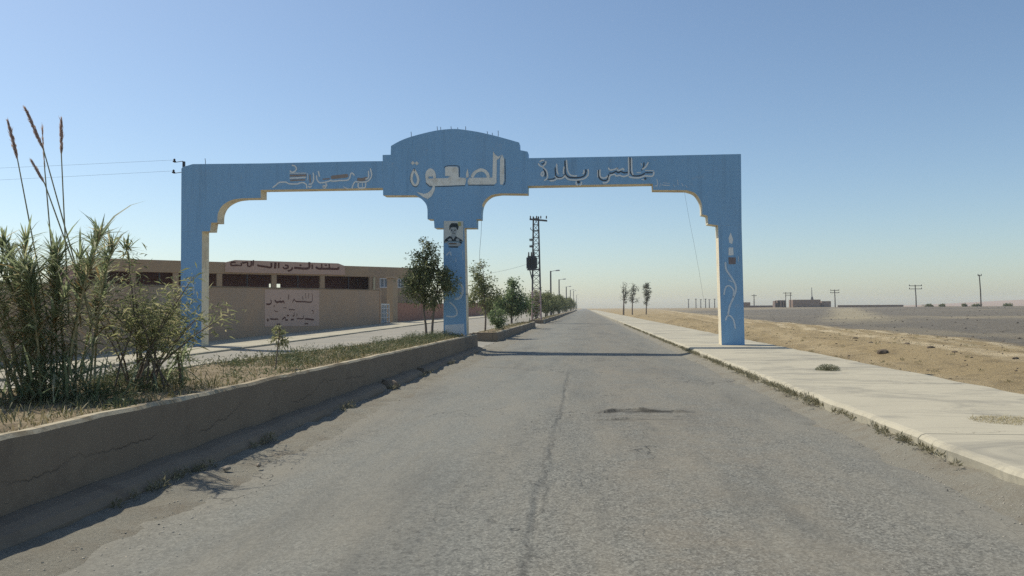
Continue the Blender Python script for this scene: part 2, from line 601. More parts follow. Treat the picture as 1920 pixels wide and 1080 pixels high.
lf = m.ramp(m.math('ABSOLUTE', lc), [(0.0, (1, 1, 1)), (0.011, (0, 0, 0))])
lf = m.math('MULTIPLY', lf, m.ramp(m.noise(0.6, 3, 0.5, m.scaled(0, 1, 0)), [(0.45, (0, 0, 0)), (0.52, (1, 1, 1))]))
ck = m.math('MAXIMUM', ck, lf)
c = m.mix(m.math('MULTIPLY', ck, 0.7), c, (0.055, 0.047, 0.04))
m.bump(m.math('SUBTRACT', m.noise(9, 8, 0.75), m.math('MULTIPLY', ck, 0.4)), 0.4, 0.015)
M_RENDER = m.done(c, 0.93)

# blue gate paint, weathered
m = N('faded_blue_paint')
c = m.mix(m.noise(0.6, 6, 0.65), (0.225, 0.42, 0.62), (0.27, 0.465, 0.675))
c = m.mix(m.math('MULTIPLY', m.ramp(m.noise(0.9, 7, 0.7, m.scaled(2.5, 1, 0.5)), [(0.5, (0, 0, 0)), (0.72, (1, 1, 1))]), 0.4), c, (0.24, 0.37, 0.50))
c = m.mix(m.math('MULTIPLY', m.ramp(m.noise(5, 8, 0.8), [(0.6, (0, 0, 0)), (0.72, (1, 1, 1))]), 0.35), c, (0.40, 0.48, 0.54))
c = m.mix(m.math('MULTIPLY', m.ramp(m.noise(1.0, 7, 0.72, m.scaled(5.5, 1, 0.22)), [(0.53, (0, 0, 0)), (0.70, (1, 1, 1))]), 0.35), c, (0.15, 0.24, 0.34))
c = m.mix(m.math('MULTIPLY', m.ramp(m.noise(2.2, 8, 0.8), [(0.60, (0, 0, 0)), (0.66, (1, 1, 1))]), 0.3), c, (0.48, 0.50, 0.50))
m.bump(m.noise(9, 7, 0.7), 0.35, 0.02)
M_BLUE = m.done(c, 0.7)
M_CREAM = mottled('cream_paint', (0.74, 0.66, 0.49), 0.12, 1.5, 30, 0.8, 0.2, (0.42, 0.31, 0.19), 1.4, (0.52, 0.72))
M_LETTER = mottled('letter_paint_pale', (0.87, 0.85, 0.77), 0.12, 5, 40, 0.7, 0.1, (0.58, 0.53, 0.44), 4.0, (0.5, 0.7))
M_LETTER2 = mottled('letter_outline_paint', (0.82, 0.83, 0.80), 0.1, 5, 40, 0.7, 0.1)
M_LSHADE = mottled('letter_shade_paint', (0.07, 0.09, 0.115), 0.3, 5, 40, 0.7, 0.1)
M_LBROWN = mottled('letter_body_paint', (0.33, 0.27, 0.235), 0.2, 3, 40, 0.7, 0.1)
M_PALEBLUE = mottled('pale_blue_paint', (0.66, 0.73, 0.78), 0.12, 3, 40, 0.7, 0.1)
M_PORTW = mottled('portrait_white', (0.62, 0.63, 0.58), 0.1, 5, 40, 0.7, 0.1)
M_PORTD = mottled('portrait_dark', (0.035, 0.05, 0.06), 0.2, 5, 40, 0.7, 0.1)
M_PORTG = mottled('portrait_grey', (0.40, 0.43, 0.43), 0.15, 5, 40, 0.7, 0.1)
M_PORTY = mottled('portrait_yellow', (0.48, 0.45, 0.20), 0.15, 5, 40, 0.7, 0.1)
M_PORTB = mottled('portrait_brown', (0.16, 0.09, 0.05), 0.15, 5, 40, 0.7, 0.1)

M_COPE = mottled('whitish_cement', (0.44, 0.385, 0.275), 0.2, 2.0, 30, 0.95, 0.5, (0.24, 0.19, 0.12), 2.0, (0.44, 0.6))
M_WALL = mottled('mud_brown_wall', (0.44, 0.305, 0.205), 0.14, 0.5, 25, 0.95, 0.3, (0.36, 0.27, 0.20), 0.35, (0.45, 0.65))
M_WALLRED = mottled('red_brick_wall', (0.37, 0.19, 0.135), 0.2, 0.5, 25, 0.95, 0.3)
M_BLDG = mottled('tan_facade', (0.43, 0.315, 0.205), 0.12, 0.6, 25, 0.95, 0.25, (0.33, 0.25, 0.18), 0.5, (0.45, 0.7))
M_PANEL = mottled('pinkish_panel', (0.55, 0.39, 0.31), 0.12, 1.6, 25, 0.95, 0.2, (0.48, 0.35, 0.275), 1.0, (0.45, 0.7))
M_INK = mottled('dark_red_lettering', (0.12, 0.055, 0.045), 0.3, 4, 40, 0.9, 0.1)
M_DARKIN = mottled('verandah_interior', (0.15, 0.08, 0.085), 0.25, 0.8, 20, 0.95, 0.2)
M_CREAMPOST = plain('cream_post', (0.5, 0.45, 0.3), 0.8)
M_WINBLUE = plain('grey_blue_shutter', (0.25, 0.29, 0.32), 0.5)
M_WHITEIRON = plain('white_iron', (0.62, 0.62, 0.62), 0.5)
M_DARKIRON = plain('dark_iron', (0.05, 0.05, 0.055), 0.5)
M_STEEL = plain('weathered_steel', (0.11, 0.11, 0.115), 0.6, 0.3)
M_PINKSTEEL = plain('faded_red_white_steel', (0.40, 0.29, 0.27), 0.6)
M_TRAFO = plain('transformer_grey', (0.075, 0.08, 0.085), 0.55)
M_PORC = plain('brown_porcelain', (0.06, 0.045, 0.04), 0.3)
M_WIRE = plain('cable', (0.13, 0.135, 0.14), 0.6)
M_WOOD = plain('weathered_pole', (0.10, 0.085, 0.07), 0.9)
M_LAMPHEAD = plain('lamp_head', (0.40, 0.41, 0.42), 0.5)
M_FARB = mottled('far_mud_house', (0.20, 0.15, 0.125), 0.15, 0.2, 5, 0.95, 0.1)
M_FARR = mottled('far_mud_wall', (0.26, 0.185, 0.145), 0.15, 0.05, 5, 0.95, 0.1)
M_HILL = mottled('pinkish_hills', (0.31, 0.215, 0.15), 0.12, 0.004, 0.05, 0.95, 0.0)
M_CHIP = plain('stone_chips', (0.38, 0.35, 0.29), 0.9)
M_STONE = mottled('dusty_stone', (0.30, 0.26, 0.21), 0.3, 6, 40, 0.95, 0.4)
M_DSTONE = mottled('dark_stone', (0.12, 0.095, 0.07), 0.3, 6, 40, 0.95, 0.4)
M_GSTONE = mottled('grey_stone', (0.12, 0.108, 0.09), 0.5, 0.4, 10, 0.95, 0.2)
M_BARK = mottled('bark', (0.20, 0.16, 0.125), 0.3, 8, 60, 0.95, 0.6)
M_CANE = leafmat('cane_leaf', (0.15, 0.19, 0.10), (0.31, 0.35, 0.19), (0.52, 0.45, 0.28), 0.58)
M_CANESTEM = plain('cane_stem', (0.32, 0.28, 0.15), 0.8)
M_DRYLEAF = leafmat('dry_cane_leaf', (0.20, 0.14, 0.06), (0.34, 0.24, 0.11), (0.44, 0.35, 0.21), 0.45)
M_PLUME = leafmat('cane_plume', (0.48, 0.34, 0.27), (0.66, 0.50, 0.42), (0.75, 0.62, 0.54), 0.5)
M_OLEAN = leafmat('oleander_leaf', (0.15, 0.175, 0.08), (0.33, 0.335, 0.17), (0.46, 0.41, 0.23), 0.55)
M_YUCCA = leafmat('grey_green_blade', (0.10, 0.14, 0.075), (0.23, 0.27, 0.15), (0.42, 0.38, 0.24), 0.5)
M_TREE = leafmat('tree_leaf', (0.08, 0.10, 0.045), (0.22, 0.245, 0.11), (0.36, 0.35, 0.18), 0.5)
M_TREEG = leafmat('greener_leaf', (0.07, 0.12, 0.055), (0.20, 0.265, 0.12), (0.30, 0.34, 0.17), 0.5)
M_EUCA = leafmat('grey_leaf', (0.06, 0.075, 0.05), (0.13, 0.145, 0.095), (0.20, 0.20, 0.13))
M_GRASS = leafmat('dry_grass', (0.10, 0.115, 0.05), (0.28, 0.24, 0.12), (0.40, 0.34, 0.20))
M_WEED = leafmat('green_weed', (0.07, 0.10, 0.045), (0.16, 0.18, 0.085), (0.28, 0.25, 0.14))
M_KWEED = leafmat('dusty_weed', (0.14, 0.135, 0.08), (0.29, 0.265, 0.165), (0.40, 0.36, 0.25), 0.35)
M_STRAW = leafmat('straw_grass', (0.30, 0.25, 0.13), (0.44, 0.38, 0.22), (0.50, 0.45, 0.28))

# ------------------------------------------------------------------ ground heights
GATE_Y = 27.2
PL_X = -3.88       # road face of the planters
SW_X0, SW_X1 = 3.40, 6.48
SW_Z = 0.19


def zleft(X, Y):
    z = np.clip(0.05 + 0.0065 * (Y - 20), 0.0, 0.36)
    return z * sstep(-3.7, -6.6, X)


def zground(X, Y):
    X = np.asarray(X, float)
    Y = np.asarray(Y, float)
    d = np.hypot(X, Y)
    near = 1 - sstep(60, 260, d)
    right = sstep(6.5, 8.3, X)
    z = -0.07 + 0 * X
    z = z + right * (-0.13 + 0.10 * fbm(X, Y, 3.2, 4, 3) * near + 0.10 * fbm(X, Y * 0.4, 14, 3, 5))
    z = z - 0.42 * sstep(6.6, 7.6, X) * (1 - sstep(10.2, 13.5, X)) * (1 - sstep(40, 70, Y))
    z = z + right * (1.2 * sstep(21, 95, X) + 0.10 * fbm(X, Y, 26, 3, 8) * sstep(20, 50, X)) * (1 - sstep(420, 900, Y))
    for cx, cy, rx, ry, h in ((11.4, 88, 2.2, 1.6, 0.5), (16, 70, 3.5, 2, 0.3), (9.3, 62, 2.0, 1.5, 0.28), (8.6, 120, 3, 5, 0.45), (14, 140, 6, 5, 0.5), (10.2, 48, 1.6, 1.2, 0.16)):
        z = z + h * np.exp(-((X - cx) / rx) ** 2 - ((Y - cy) / ry) ** 2)
    left = sstep(-3.7, -6.6, X)
    z = z + (zleft(X, Y) - 0.03 - 0.05) * left * 1.0
    return z


def lines(segs):
    out = []
    for a, b, n in segs:
        out += list(np.linspace(a, b, n, endpoint=False))
    out.append(segs[-1][1])
    return np.array(out)


gx = lines([(-1700, -300, 14), (-300, -60, 16), (-60, -18, 20), (-18, 6.5, 18), (6.5, 24, 110), (24, 60, 70), (60, 300, 40), (300, 1700, 16)])
gy = lines([(-60, 3, 8), (3, 60, 240), (60, 130, 90), (130, 300, 50), (300, 1850, 30)])
ground = tag(grid_obj('ground', gx, gy, zground, M_EARTH), 'dry tan earth and dark gravel plain beside the road', kind='structure')

# ------------------------------------------------------------------ road
rx = lines([(-3.9, -0.75, 56), (-0.75, 0.05, 46), (0.05, 1.9, 52), (1.9, 3.6, 26)])
ry = [1.8]
while ry[-1] < 1500:
    y = ry[-1]
    st = 0.035 if y < 9.8 else (0.022 if y < 12.2 else (0.05 if y < 16 else 0.0042 * y if y < 60 else 0.012 * y if y < 200 else 0.06 * y))
    ry.append(y + st)
ry = np.array(ry)


def zroad(X, Y):
    z = 0.035 * (1 - (X / 3.6) ** 2) - 0.035
    z = z + 0.006 * fbm(X, Y, 1.6, 3, 1) + 0.0022 * fbm(X, Y, 0.16, 2, 2) * (Y < 40)
    # long seam: a worn groove beside the middle of the road
    sxm = -0.36 + 0.05 * vnoise(Y, Y * 0, 1.1, 4) + 0.02 * vnoise(Y, Y * 0, 0.25, 5)
    d = X - sxm
    amp = (0.5 + 0.5 * vnoise(Y, Y * 0, 0.8, 6)) * (1 - sstep(17, 21, Y))
    z = z - 0.016 * amp * np.exp(-(d / 0.028) ** 2)
    z = z - 0.010 * sstep(-0.05, 0.05, d) * (1 - sstep(0.5, 1.0, d)) * (1 - sstep(15, 20, Y))
    # ravelled surface left of the seam close by
    rav = np.exp(-((X + 0.75 + 0.10 * (9 - Y)) / 0.35) ** 2) * (1 - sstep(8.0, 9.5, Y))
    z = z - 0.010 * rav * np.clip(vnoise(X, Y, 0.09, 8) + 0.2, 0, 1)
    # heaved transverse lips
    for yc, x0, x1, h, wv, sd in ((11.35, 0.2, 1.55, 0.055, 0.08, 9), (10.55, 0.15, 0.95, 0.028, 0.07, 12), (10.85, 1.0, 1.6, 0.014, 0.08, 13), (9.7, 0.3, 1.5, 0.010, 0.2, 14)):
        y0 = yc + 0.10 * vnoise(X, X * 0, 0.5, sd) + 0.03 * vnoise(X, X * 0, 0.1, sd + 1) - 0.10 * ((X - (x0 + x1) / 2) / 0.7) ** 2
        e = sstep(x0 - 0.1, x0 + 0.1, X) * (1 - sstep(x1 - 0.35, x1 + 0.05, X)) * (0.55 + 0.45 * vnoise(X, X * 0, 0.14, sd + 2))
        u = Y - y0
        z = z + h * e * np.where(u < 0, np.exp(-(u / (wv * 0.30)) ** 2), np.exp(-(u / (wv * 4.5)) ** 2))
    pit_ = np.exp(-((X - 1.05) / 0.55) ** 2 - ((Y - 11.05) / 0.25) ** 2)
    z = z - 0.02 * pit_ * (0.6 + 0.6 * vnoise(X, Y, 0.12, 21))
    # broken edges sink under the sand
    ed = sstep(3.05, 3.6, np.abs(X + 0.06) + 0.22 * fbm(X, Y, 0.8, 4, 31))
    return z - 0.05 * ed


road = tag(grid_obj('road', rx, ry, zroad, M_ASPH), 'old grey asphalt road with a worn seam and a heaved crack', kind='structure')

# sand banked along both road edges
vy = np.concatenate([np.arange(1.5, 30, 0.07), np.arange(30, 90, 0.35), np.geomspace(90, 700, 50)])
vxr = np.linspace(2.92, 3.56, 16)


def zvr(X, Y):
    t = (X - 2.92) / 0.64
    return -0.048 + 0.02 * np.sin(t * 3) + t ** 1.8 * (0.115 + 0.055 * (1 - sstep(7, 15, Y)) + 0.035 * fbm(Y, Y * 0, 0.9, 4, 41)) + 0.014 * fbm(X, Y, 0.4, 4, 42) * (0.3 + t)


grid_obj('verge', vxr, vy, zvr, M_SAND)
tag(bpy.data.objects['verge'], 'sandy strip banked against the pavement edge', kind='structure')
vxl = np.linspace(-3.92, -2.88, 18)


def zvl(X, Y):
    t = (-2.88 - X) / 0.87
    return -0.046 + 0.018 * np.sin(t * 2.5) + 0.045 * t + 0.026 * fbm(X, Y, 0.45, 4, 43) * (0.4 + t) + 0.02 * fbm(Y, Y * 0, 1.4, 2, 44) * t


o = grid_obj('verge', vxl, vy, zvl, M_SAND)
tag(o, 'sandy strip along the foot of the planter wall', kind='structure')

# ------------------------------------------------------------------ pavement on the right: cast slabs
sw = tag(empty('sidewalk', (0, 0, 0)), 'pale concrete pavement along the right side of the road', kind='structure')
slab_meshes = []
y = -3.0
k = 0
while y < 96:
    L = 2.7 if k % 3 else 2.95
    mb = MB()
    nseg = 14
    ed = [SW_X0 + 0.05 * mnoise.noise(Vector((0.3, (y + L * j / nseg) * 1.7, 3.1))) + 0.02 * mnoise.noise(Vector((0.3, (y + L * j / nseg) * 9, 1.1))) for j in range(nseg + 1)]
    ee = [SW_X1 + 0.10 * mnoise.noise(Vector((5.3, (y + L * j / nseg) * 1.1, 7.1))) for j in range(nseg + 1)]
    g = 0.006
    tz = SW_Z + 0.006 * mnoise.noise(Vector((k * 3.7, 0, 0)))
    tilt = 0.004 * mnoise.noise(Vector((k * 1.9, 5, 0)))
    rows = []
    for j in range(nseg + 1):
        yy = y + g + (L - 2 * g) * j / nseg
        z0 = tz + tilt * (j / nseg - 0.5)
        rows.append([(ed[j] + 0.015, yy, -0.25), (ed[j] - 0.012, yy, z0 - 0.045), (ed[j] + 0.02, yy, z0 - 0.012), (ed[j] + 0.06, yy, z0), (ee[j] - 0.03, yy, z0 - 0.004), (ee[j], yy, z0 - 0.02), (ee[j], yy, -0.9)])
    for j in range(nseg):
        for q in range(6):
            mb.face([rows[j][q], rows[j + 1][q], rows[j + 1][q + 1], rows[j][q + 1]])
    mb.face(rows[0])
    mb.face(rows[-1])
    mb.build('slab', M_CONC, sw, fixn=True)
    y += L
    k += 1
mb = MB()
rows = []
for yy in np.geomspace(y + 0.011, 420, 60):
    e = SW_X0 + 0.05 * mnoise.noise(Vector((0.3, yy * 1.7, 3.1)))
    rows.append([(e, yy, -0.2), (e, yy, SW_Z - 0.03), (e + 0.05, yy, SW_Z), (SW_X1, yy, SW_Z), (SW_X1, yy, -0.4)])
for j in range(len(rows) - 1):
    for q in range(4):
        mb.face([rows[j][q], rows[j + 1][q], rows[j + 1][q + 1], rows[j][q + 1]])
mb.build('pavement_strip', M_CONC, sw)
mb = MB()
mb.box(((SW_X0 + SW_X1) / 2 + 0.05, 46.5, 0.02), (SW_X1 - SW_X0 - 0.3, 98.8, 0.26))
mb.build('joint_bed', M_SAND, sw)

# ------------------------------------------------------------------ left side: service road and footpath by the wall
WALL_X = -15.5
lx = np.linspace(-12.2, -3.9, 40)
ly = np.concatenate([np.arange(-4, 70, 0.6), np.geomspace(70, 700, 60)])
o = grid_obj('service_road', lx, ly, lambda X, Y: zleft(X, Y) + 0.012 * fbm(X, Y, 1.5, 3, 51), M_SERV)
tag(o, 'dusty grey service road between the planters and the wall', kind='structure')
fp = MB()
fy = np.concatenate([np.arange(-4, 70, 1.0), np.geomspace(70, 700, 40)])
rows = []
for yy in fy:
    z = float(zleft(-13.0, yy)) + 0.07
    e = 0.05 * mnoise.noise(Vector((0.3, yy * 0.9, 8.1)))
    rows.append([(-12.25 + e, yy, z - 0.3), (-12.25 + e, yy, z - 0.015), (-12.3 + e, yy, z), (WALL_X + 0.002, yy, z + 0.02)])
for j in range(len(rows) - 1):
    for q in range(3):
        fp.face([rows[j][q], rows[j + 1][q], rows[j + 1][q + 1], rows[j][q + 1]])
tag(fp.build('footpath', M_CONC), 'pale concrete footpath along the compound wall', kind='structure')

# low pale kerb behind the near planter is the planter's own back edge
# ------------------------------------------------------------------ planters


def planter(y0, y1, ztop, label, zsoil, taper=True, detail=True):
    t = thing('planter', (PL_X, y0, 0), label, 'planter', 'roadside planters')
    step = 0.25 if detail else 2.0
    ys = np.arange(y0, y1 + 0.001, step) if detail else np.concatenate([np.arange(y0, min(y1, 140), step), np.geomspace(140, y1, 30)] if y1 > 140 else [np.arange(y0, y1 + .01, step)])
    th = 0.20
    xb = lambda yy: (-6.75 + (yy - 6) * 0.07) if taper else -5.0
    mb = MB()

    def prof(yy):
        zt = float(ztop(yy)) + 0.014 * mnoise.noise(Vector((2.2, yy * 0.9, 0))) + 0.016 * mnoise.noise(Vector((2.2, yy * 4, 4)))
        w_ = 0.012 * mnoise.noise(Vector((7.2, yy * 0.8, 0)))
        return [(PL_X + 0.03 + w_, yy, -0.1), (PL_X + 0.015 + w_, yy, 0.3), (PL_X + w_, yy, zt - 0.03), (PL_X - 0.03 + w_, yy, zt), (PL_X - th + 0.04, yy, zt - 0.012), (PL_X - th, yy, zt - 0.04), (PL_X - th, yy, -0.1)]
    rows = [prof(yy) for yy in ys]
    for j in range(len(rows) - 1):
        for q in range(6):
            mb.face([rows[j][q], rows[j + 1][q], rows[j + 1][q + 1], rows[j][q + 1]], 1 if q in (2, 3, 4) else 0)
    mb.face(rows[0])
    mb.face(rows[-1])
    adopt(mb.build('front_wall', [M_RENDER, M_COPE]), t)
    # end walls
    for ye, nm in ((y1, 'end_wall'), (y0, 'end_wall')):
        zt = float(ztop(ye))
        e = MB()
        x0_, x1_ = PL_X - th - 0.002, xb(ye)
        e.box(((x0_ + x1_) / 2, ye + (-0.09 if ye == y1 else 0.09), zt / 2 - 0.06), (x0_ - x1_, 0.18, zt + 0.10))
        adopt(e.build('end_wall', M_RENDER, bevel=0.02), t)
    # back kerb
    b = MB()
    rows = []
    for yy in ys:
        zt = float(zsoil(yy)) + 0.02 + 0.012 * mnoise.noise(Vector((4.2, yy * 1.3, 0)))
        x = xb(yy)
        rows.append([(x - 0.14, yy, -0.1), (x - 0.14, yy, zt), (x - 0.002, yy, zt), (x - 0.002, yy, -0.1)])
    for j in range(len(rows) - 1):
        for q in range(3):
            b.face([rows[j][q], rows[j + 1][q], rows[j + 1][q + 1], rows[j][q + 1]])
    adopt(b.build('back_kerb', M_CONC), t)
    # soil
    s = MB()
    nxs = 26 if detail else 5
    rows = []
    for yy in ys:
        r = []
        for q in range(nxs + 1):
            u = q / nxs
            x = (PL_X - th + 0.01) * (1 - u) + (xb(yy) + 0.01) * u
            z = float(zsoil(yy)) + 0.035 * mnoise.noise(Vector((x * 1.4, yy * 1.4, 0))) + 0.02 * mnoise.noise(Vector((x * 5, yy * 5, 2))) - 0.03 * (u < 0.02)
            r.append((x, yy, z))
        rows.append(r)
    for j in range(len(rows) - 1):
        for q in range(nxs):
            s.face([rows[j][q], rows[j][q + 1], rows[j + 1][q + 1], rows[j + 1][q]])
    adopt(s.build('soil', M_SOIL, smooth=True, fixn=False), t)
    return t


zt1 = lambda yy: 0.665 - 0.0040 * max(0, yy - 5)
zs1 = lambda yy: 0.605 - 0.0030 * max(0, yy - 5)
pl1 = planter(1.2, 27.95, zt1, 'nearest long cement planter with reeds and weeds, blue arch pillar in its end', zs1)
pl2 = planter(34.4, 61.5, lambda y_: 0.43, 'second cement planter just past the arch with small trees in it', lambda y_: 0.37, False)
pl3 = planter(72.5, 420, lambda y_: 0.40, 'farthest cement planter running to the horizon past the lattice tower', lambda y_: 0.34, False, False)


# rounded footing at the foot of the near planter, broken once
def footing(y0, y1):
    mb = MB()
    rows = []
    for yy in np.arange(y0, y1 + 0.01, 0.2):
        w_ = 0.02 * mnoise.noise(Vector((1.2, yy * 2.3, 0)))
        h = 0.125 + 0.025 * mnoise.noise(Vector((3.2, yy * 1.7, 0)))
        rows.append([(PL_X + 0.028, yy, h + 0.02), (PL_X + 0.15 + w_, yy, h), (PL_X + 0.23 + w_, yy, h - 0.035), (PL_X + 0.27 + w_, yy, h - 0.10), (PL_X + 0.28 + w_, yy, -0.08)])
    for j in range(len(rows) - 1):
        for q in range(4):
            mb.face([rows[j][q], rows[j + 1][q], rows[j + 1][q + 1], rows[j][q + 1]])
    mb.face(list(rows[0]) + [(PL_X + 0.02, y0, -0.08)])
    mb.face(list(rows[-1]) + [(PL_X + 0.02, y1, -0.08)])
    adopt(mb.build('footing', M_RENDER), pl1)


footing(1.2, 14.0)
footing(14.55, 17.2)
footing(17.7, 27.6)


def stone(name, loc, size, label, mat, group=None, seed=0):
    bm = bmesh.new()
    bmesh.ops.create_icosphere(bm, subdivisions=2, radius=1.0)
    for v in bm.verts:
        n = mnoise.noise(v.co * 1.3 + Vector((seed * 5.1, 0, 0)))
        v.co = Vector((v.co.x * size[0], v.co.y * size[1], v.co.z * size[2])) * (0.5 + 0.16 * n)
    me = bpy.data.meshes.new(name)
    bm.to_mesh(me)
    bm.free()
    me.materials.append(mat)
    o = bpy.data.objects.new(name, me)
    COL.objects.link(o)
    o.location = loc
    o.rotation_euler = (0, 0, seed * 1.7)
    return tag(o, label, 'stone', group)


stone('stone', (PL_X + 0.24, 14.25, 0.06), (0.26, 0.34, 0.24), 'broken lump of cement in the gap of the planter footing', M_RENDER, seed=1)
stone('stone', (PL_X + 0.24, 17.45, 0.04), (0.2, 0.3, 0.16), 'smaller cement lump in the farther gap of the planter footing', M_RENDER, seed=2)
stone('stone', (-3.32, 6.95, 0.03), (0.08, 0.08, 0.05), 'pale stone in the shade of the reeds beside the road', M_STONE, seed=3)
stone('stone', (-3.1, 7.15, 0.02), (0.05, 0.06, 0.04), 'tiny pale stone at the tip of the reed shadow', M_STONE, seed=4)

# ------------------------------------------------------------------ the arch over the road
TH = 0.55
arch = thing('road_arch', (-4.5, GATE_Y, 0), 'blue concrete archway with two spans and painted Arabic lettering across the road', 'archway')


def gp(px, py):
    return PY(px, py, GATE_Y)


def gate_piece(name, pts, cream, bevel=0.005):
    mb = MB()

    def side(nn, p0):
        return 1 if cream(nn) else 0
    P = [gp(*p) for p in pts]
    mb.prism(P, (0, TH, 0), 0, side)
    # decide cream from the outward normal after recalc: recompute here
    o = mb.build(name, [M_BLUE, M_CREAM], None, bevel=0.0)
    me = o.data
    for p in me.polygons:
        n = p.normal
        if abs(n.y) > 0.7:
            p.material_index = 0
        else:
            p.material_index = 1 if cream(n) else 0
    b = o.modifiers.new('bevel', 'BEVEL')
    b.width = bevel
    b.segments = 2
    b.limit_method = 'ANGLE'
    return adopt(o, arch)


def arc(pts, n=5):
    """Catmull-Rom through pixel points"""
    out = []
    q = [pts[0]] + list(pts) + [pts[-1]]
    for i in range(1, len(q) - 2):
        p0, p1, p2, p3 = [np.array(x, float) for x in q[i - 1:i + 3]]
        for k in range(n):
            t = k / n
            out.append(tuple(0.5 * (2 * p1 + (p2 - p0) * t + (2 * p0 - 5 * p1 + 4 * p2 - p3) * t * t + (3 * p1 - p0 - 3 * p2 + p3) * t ** 3)))
    out.append(tuple(pts[-1]))
    return out


under = lambda n: n.z < -0.3 or n.x > 0.5
under_r = lambda n: n.z < -0.3 or n.x < -0.5
gate_piece('pillar', [(337.6, 676), (339.4, 433.8), (378.8, 433.8), (377.3, 676)], lambda n: n.x > 0.5)
left_curve = arc([(455, 371.8), (435, 375), (417.5, 385), (408.8, 400), (407.5, 417.5)])
gate_piece('span', [(339.4, 433.8), (340, 316), (343, 313), (361, 307.6), (495, 306.2), (600, 304), (672.5, 302.4), (717.3, 302), (718.2, 352.4), (500, 356), (488.8, 356.2), (488.8, 371.2)] + left_curve + [(396, 417.5), (393.8, 433.8)], under)
top_curve = arc([(733, 273.5), (750, 264), (772.6, 255.6), (806, 247), (828, 243.2), (853, 241.6), (876, 244), (902, 248.4), (935.5, 256.4), (970.7, 266.3)], 3)
cr = arc([(939, 362.6), (920.7, 366.3), (907.8, 377.4), (902.5, 392), (901.6, 411)])
cl = arc([(801.5, 411), (800.4, 387), (791, 373.7), (779, 366.2)])
gate_piece('center_panel', [(717.3, 290.4), (732.4, 290)] + top_curve + [(973.3, 267), (973.7, 281.2), (987.3, 283.8), (989.6, 284.5), (989.6, 363.2)] + cr + [(893, 411.2), (893, 427.4), (814.6, 427.6), (813.4, 411.2)] + cl + [(718.2, 366.3)], lambda n: n.z < -0.3 or (n.x > 0.5 and False) or (abs(n.x) > 0.3 and n.z < 0.1 and n.z > -0.95 and False))
gate_piece('pillar', [(831.5, 640), (831.5, 427.5), (870.8, 427.5), (875.2, 640)], lambda n: abs(n.x) > 0.5)
right_curve = arc([(1316.6, 402), (1316, 384.6), (1311.5, 372.6), (1302.6, 362), (1288, 356.8)])
gate_piece('span', [(989.6, 296.4), (1180, 293), (1389.4, 288.6), (1390.6, 422.5), (1346.3, 422.5), (1328, 420), (1326.8, 404.5)] + right_curve + [(1224.4, 356.2), (1224, 344.6), (989.6, 348.6)], under_r)
gate_piece('pillar', [(1353.2, 652), (1346.3, 422.5), (1390.6, 422.5), (1396.6, 652)], lambda n: n.x < -0.5)


def ribbon(mb, pts, wd, org, sc, Y, m=0, taper=True, smooth=True):
    mb.mark()
    P = arc(pts, 4) if (smooth and len(pts) > 2) else pts
    W = [PY(org[0] + p[0] / sc, org[1] + p[1] / sc, Y) for p in P]
    hw = wd / sc * (Y / F) / 2
    n = len(W)
    L, R = [], []
    for i in range(n):
        t = (W[min(i + 1, n - 1)] - W[max(i - 1, 0)])
        t = Vector((t.x, 0, t.z)).normalized()
        nn = Vector((-t.z, 0, t.x))
        k = hw * (0.55 if taper and i in (0, n - 1) else 1.0)
        L.append(W[i] + nn * k)
        R.append(W[i] - nn * k)
    for i in range(n - 1):
        mb.face([L[i], R[i], R[i + 1], L[i + 1]], m)


def poly(mb, pts, org, sc, Y, m=0):
    mb.mark()
    mb.face([PY(org[0] + p[0] / sc, org[1] + p[1] / sc, Y) for p in pts], m)


def disc(mb, c, r, org, sc, Y, m=0, ry=None):
    poly(mb, [(c[0] + r * math.cos(a), c[1] + (ry or r) * math.sin(a)) for a in np.linspace(0, 2 * math.pi, 13)[:-1]], org, sc, Y, m)


LA, LB, LC = GATE_Y - 0.004, GATE_Y - 0.008, GATE_Y - 0.012
# --- middle word, heavy pale letters
o_, s_ = (760, 280), 9.6
mb = MB()
for cx, cy in ((135, 245), (205, 250)):
    poly(mb, [(cx - 38, cy), (cx, cy - 36), (cx + 36, cy), (cx, cy + 38)], o_, s_, LB)
ribbon(mb, [(160, 372), (205, 450), (232, 540), (215, 620), (175, 645), (135, 610), (112, 540), (122, 450), (165, 365)], 44, o_, s_, LB, taper=False)
poly(mb, [(1705, 180), (1740, 88), (1778, 170), (1782, 560), (1752, 636), (1708, 632), (1700, 560)], o_, s_, LB)
poly(mb, [(1580, 30), (1612, 90), (1668, 130), (1720, 105), (1690, 165), (1646, 190), (1640, 600), (1600, 632), (1128, 634), (1120, 575), (1150, 512), (1568, 508)], o_, s_, LB)
ribbon(mb, [(1195, 505), (1250, 420), (1340, 372), (1420, 385), (1475, 440), (1495, 508)], 58, o_, s_, LB)
poly(mb, [(1098, 515), (1093, 440), (1120, 342), (1138, 440), (1138, 500)], o_, s_, LB)
poly(mb, [(715, 325), (760, 310), (930, 312), (955, 340), (960, 505), (1085, 518), (1095, 560), (1072, 640), (560, 660), (440, 655), (375, 600), (362, 515), (440, 525), (560, 520), (760, 518), (820, 485), (716, 478)], o_, s_, LB)
ribbon(mb, [(388, 520), (392, 430), (440, 370), (500, 400), (522, 470), (528, 528)], 56, o_, s_, LB, taper=False)
poly(mb, [(396, 440), (440, 395), (485, 420), (505, 470), (475, 490), (430, 485), (400, 500)], o_, s_, LA)
poly(mb, [(495, 656), (535, 662), (525, 740), (475, 840), (400, 893), (330, 865), (200, 765), (330, 800), (400, 785), (465, 730)], o_, s_, LB)
mb.build_split('letter_stroke', M_LETTER, arch)
mb = MB()
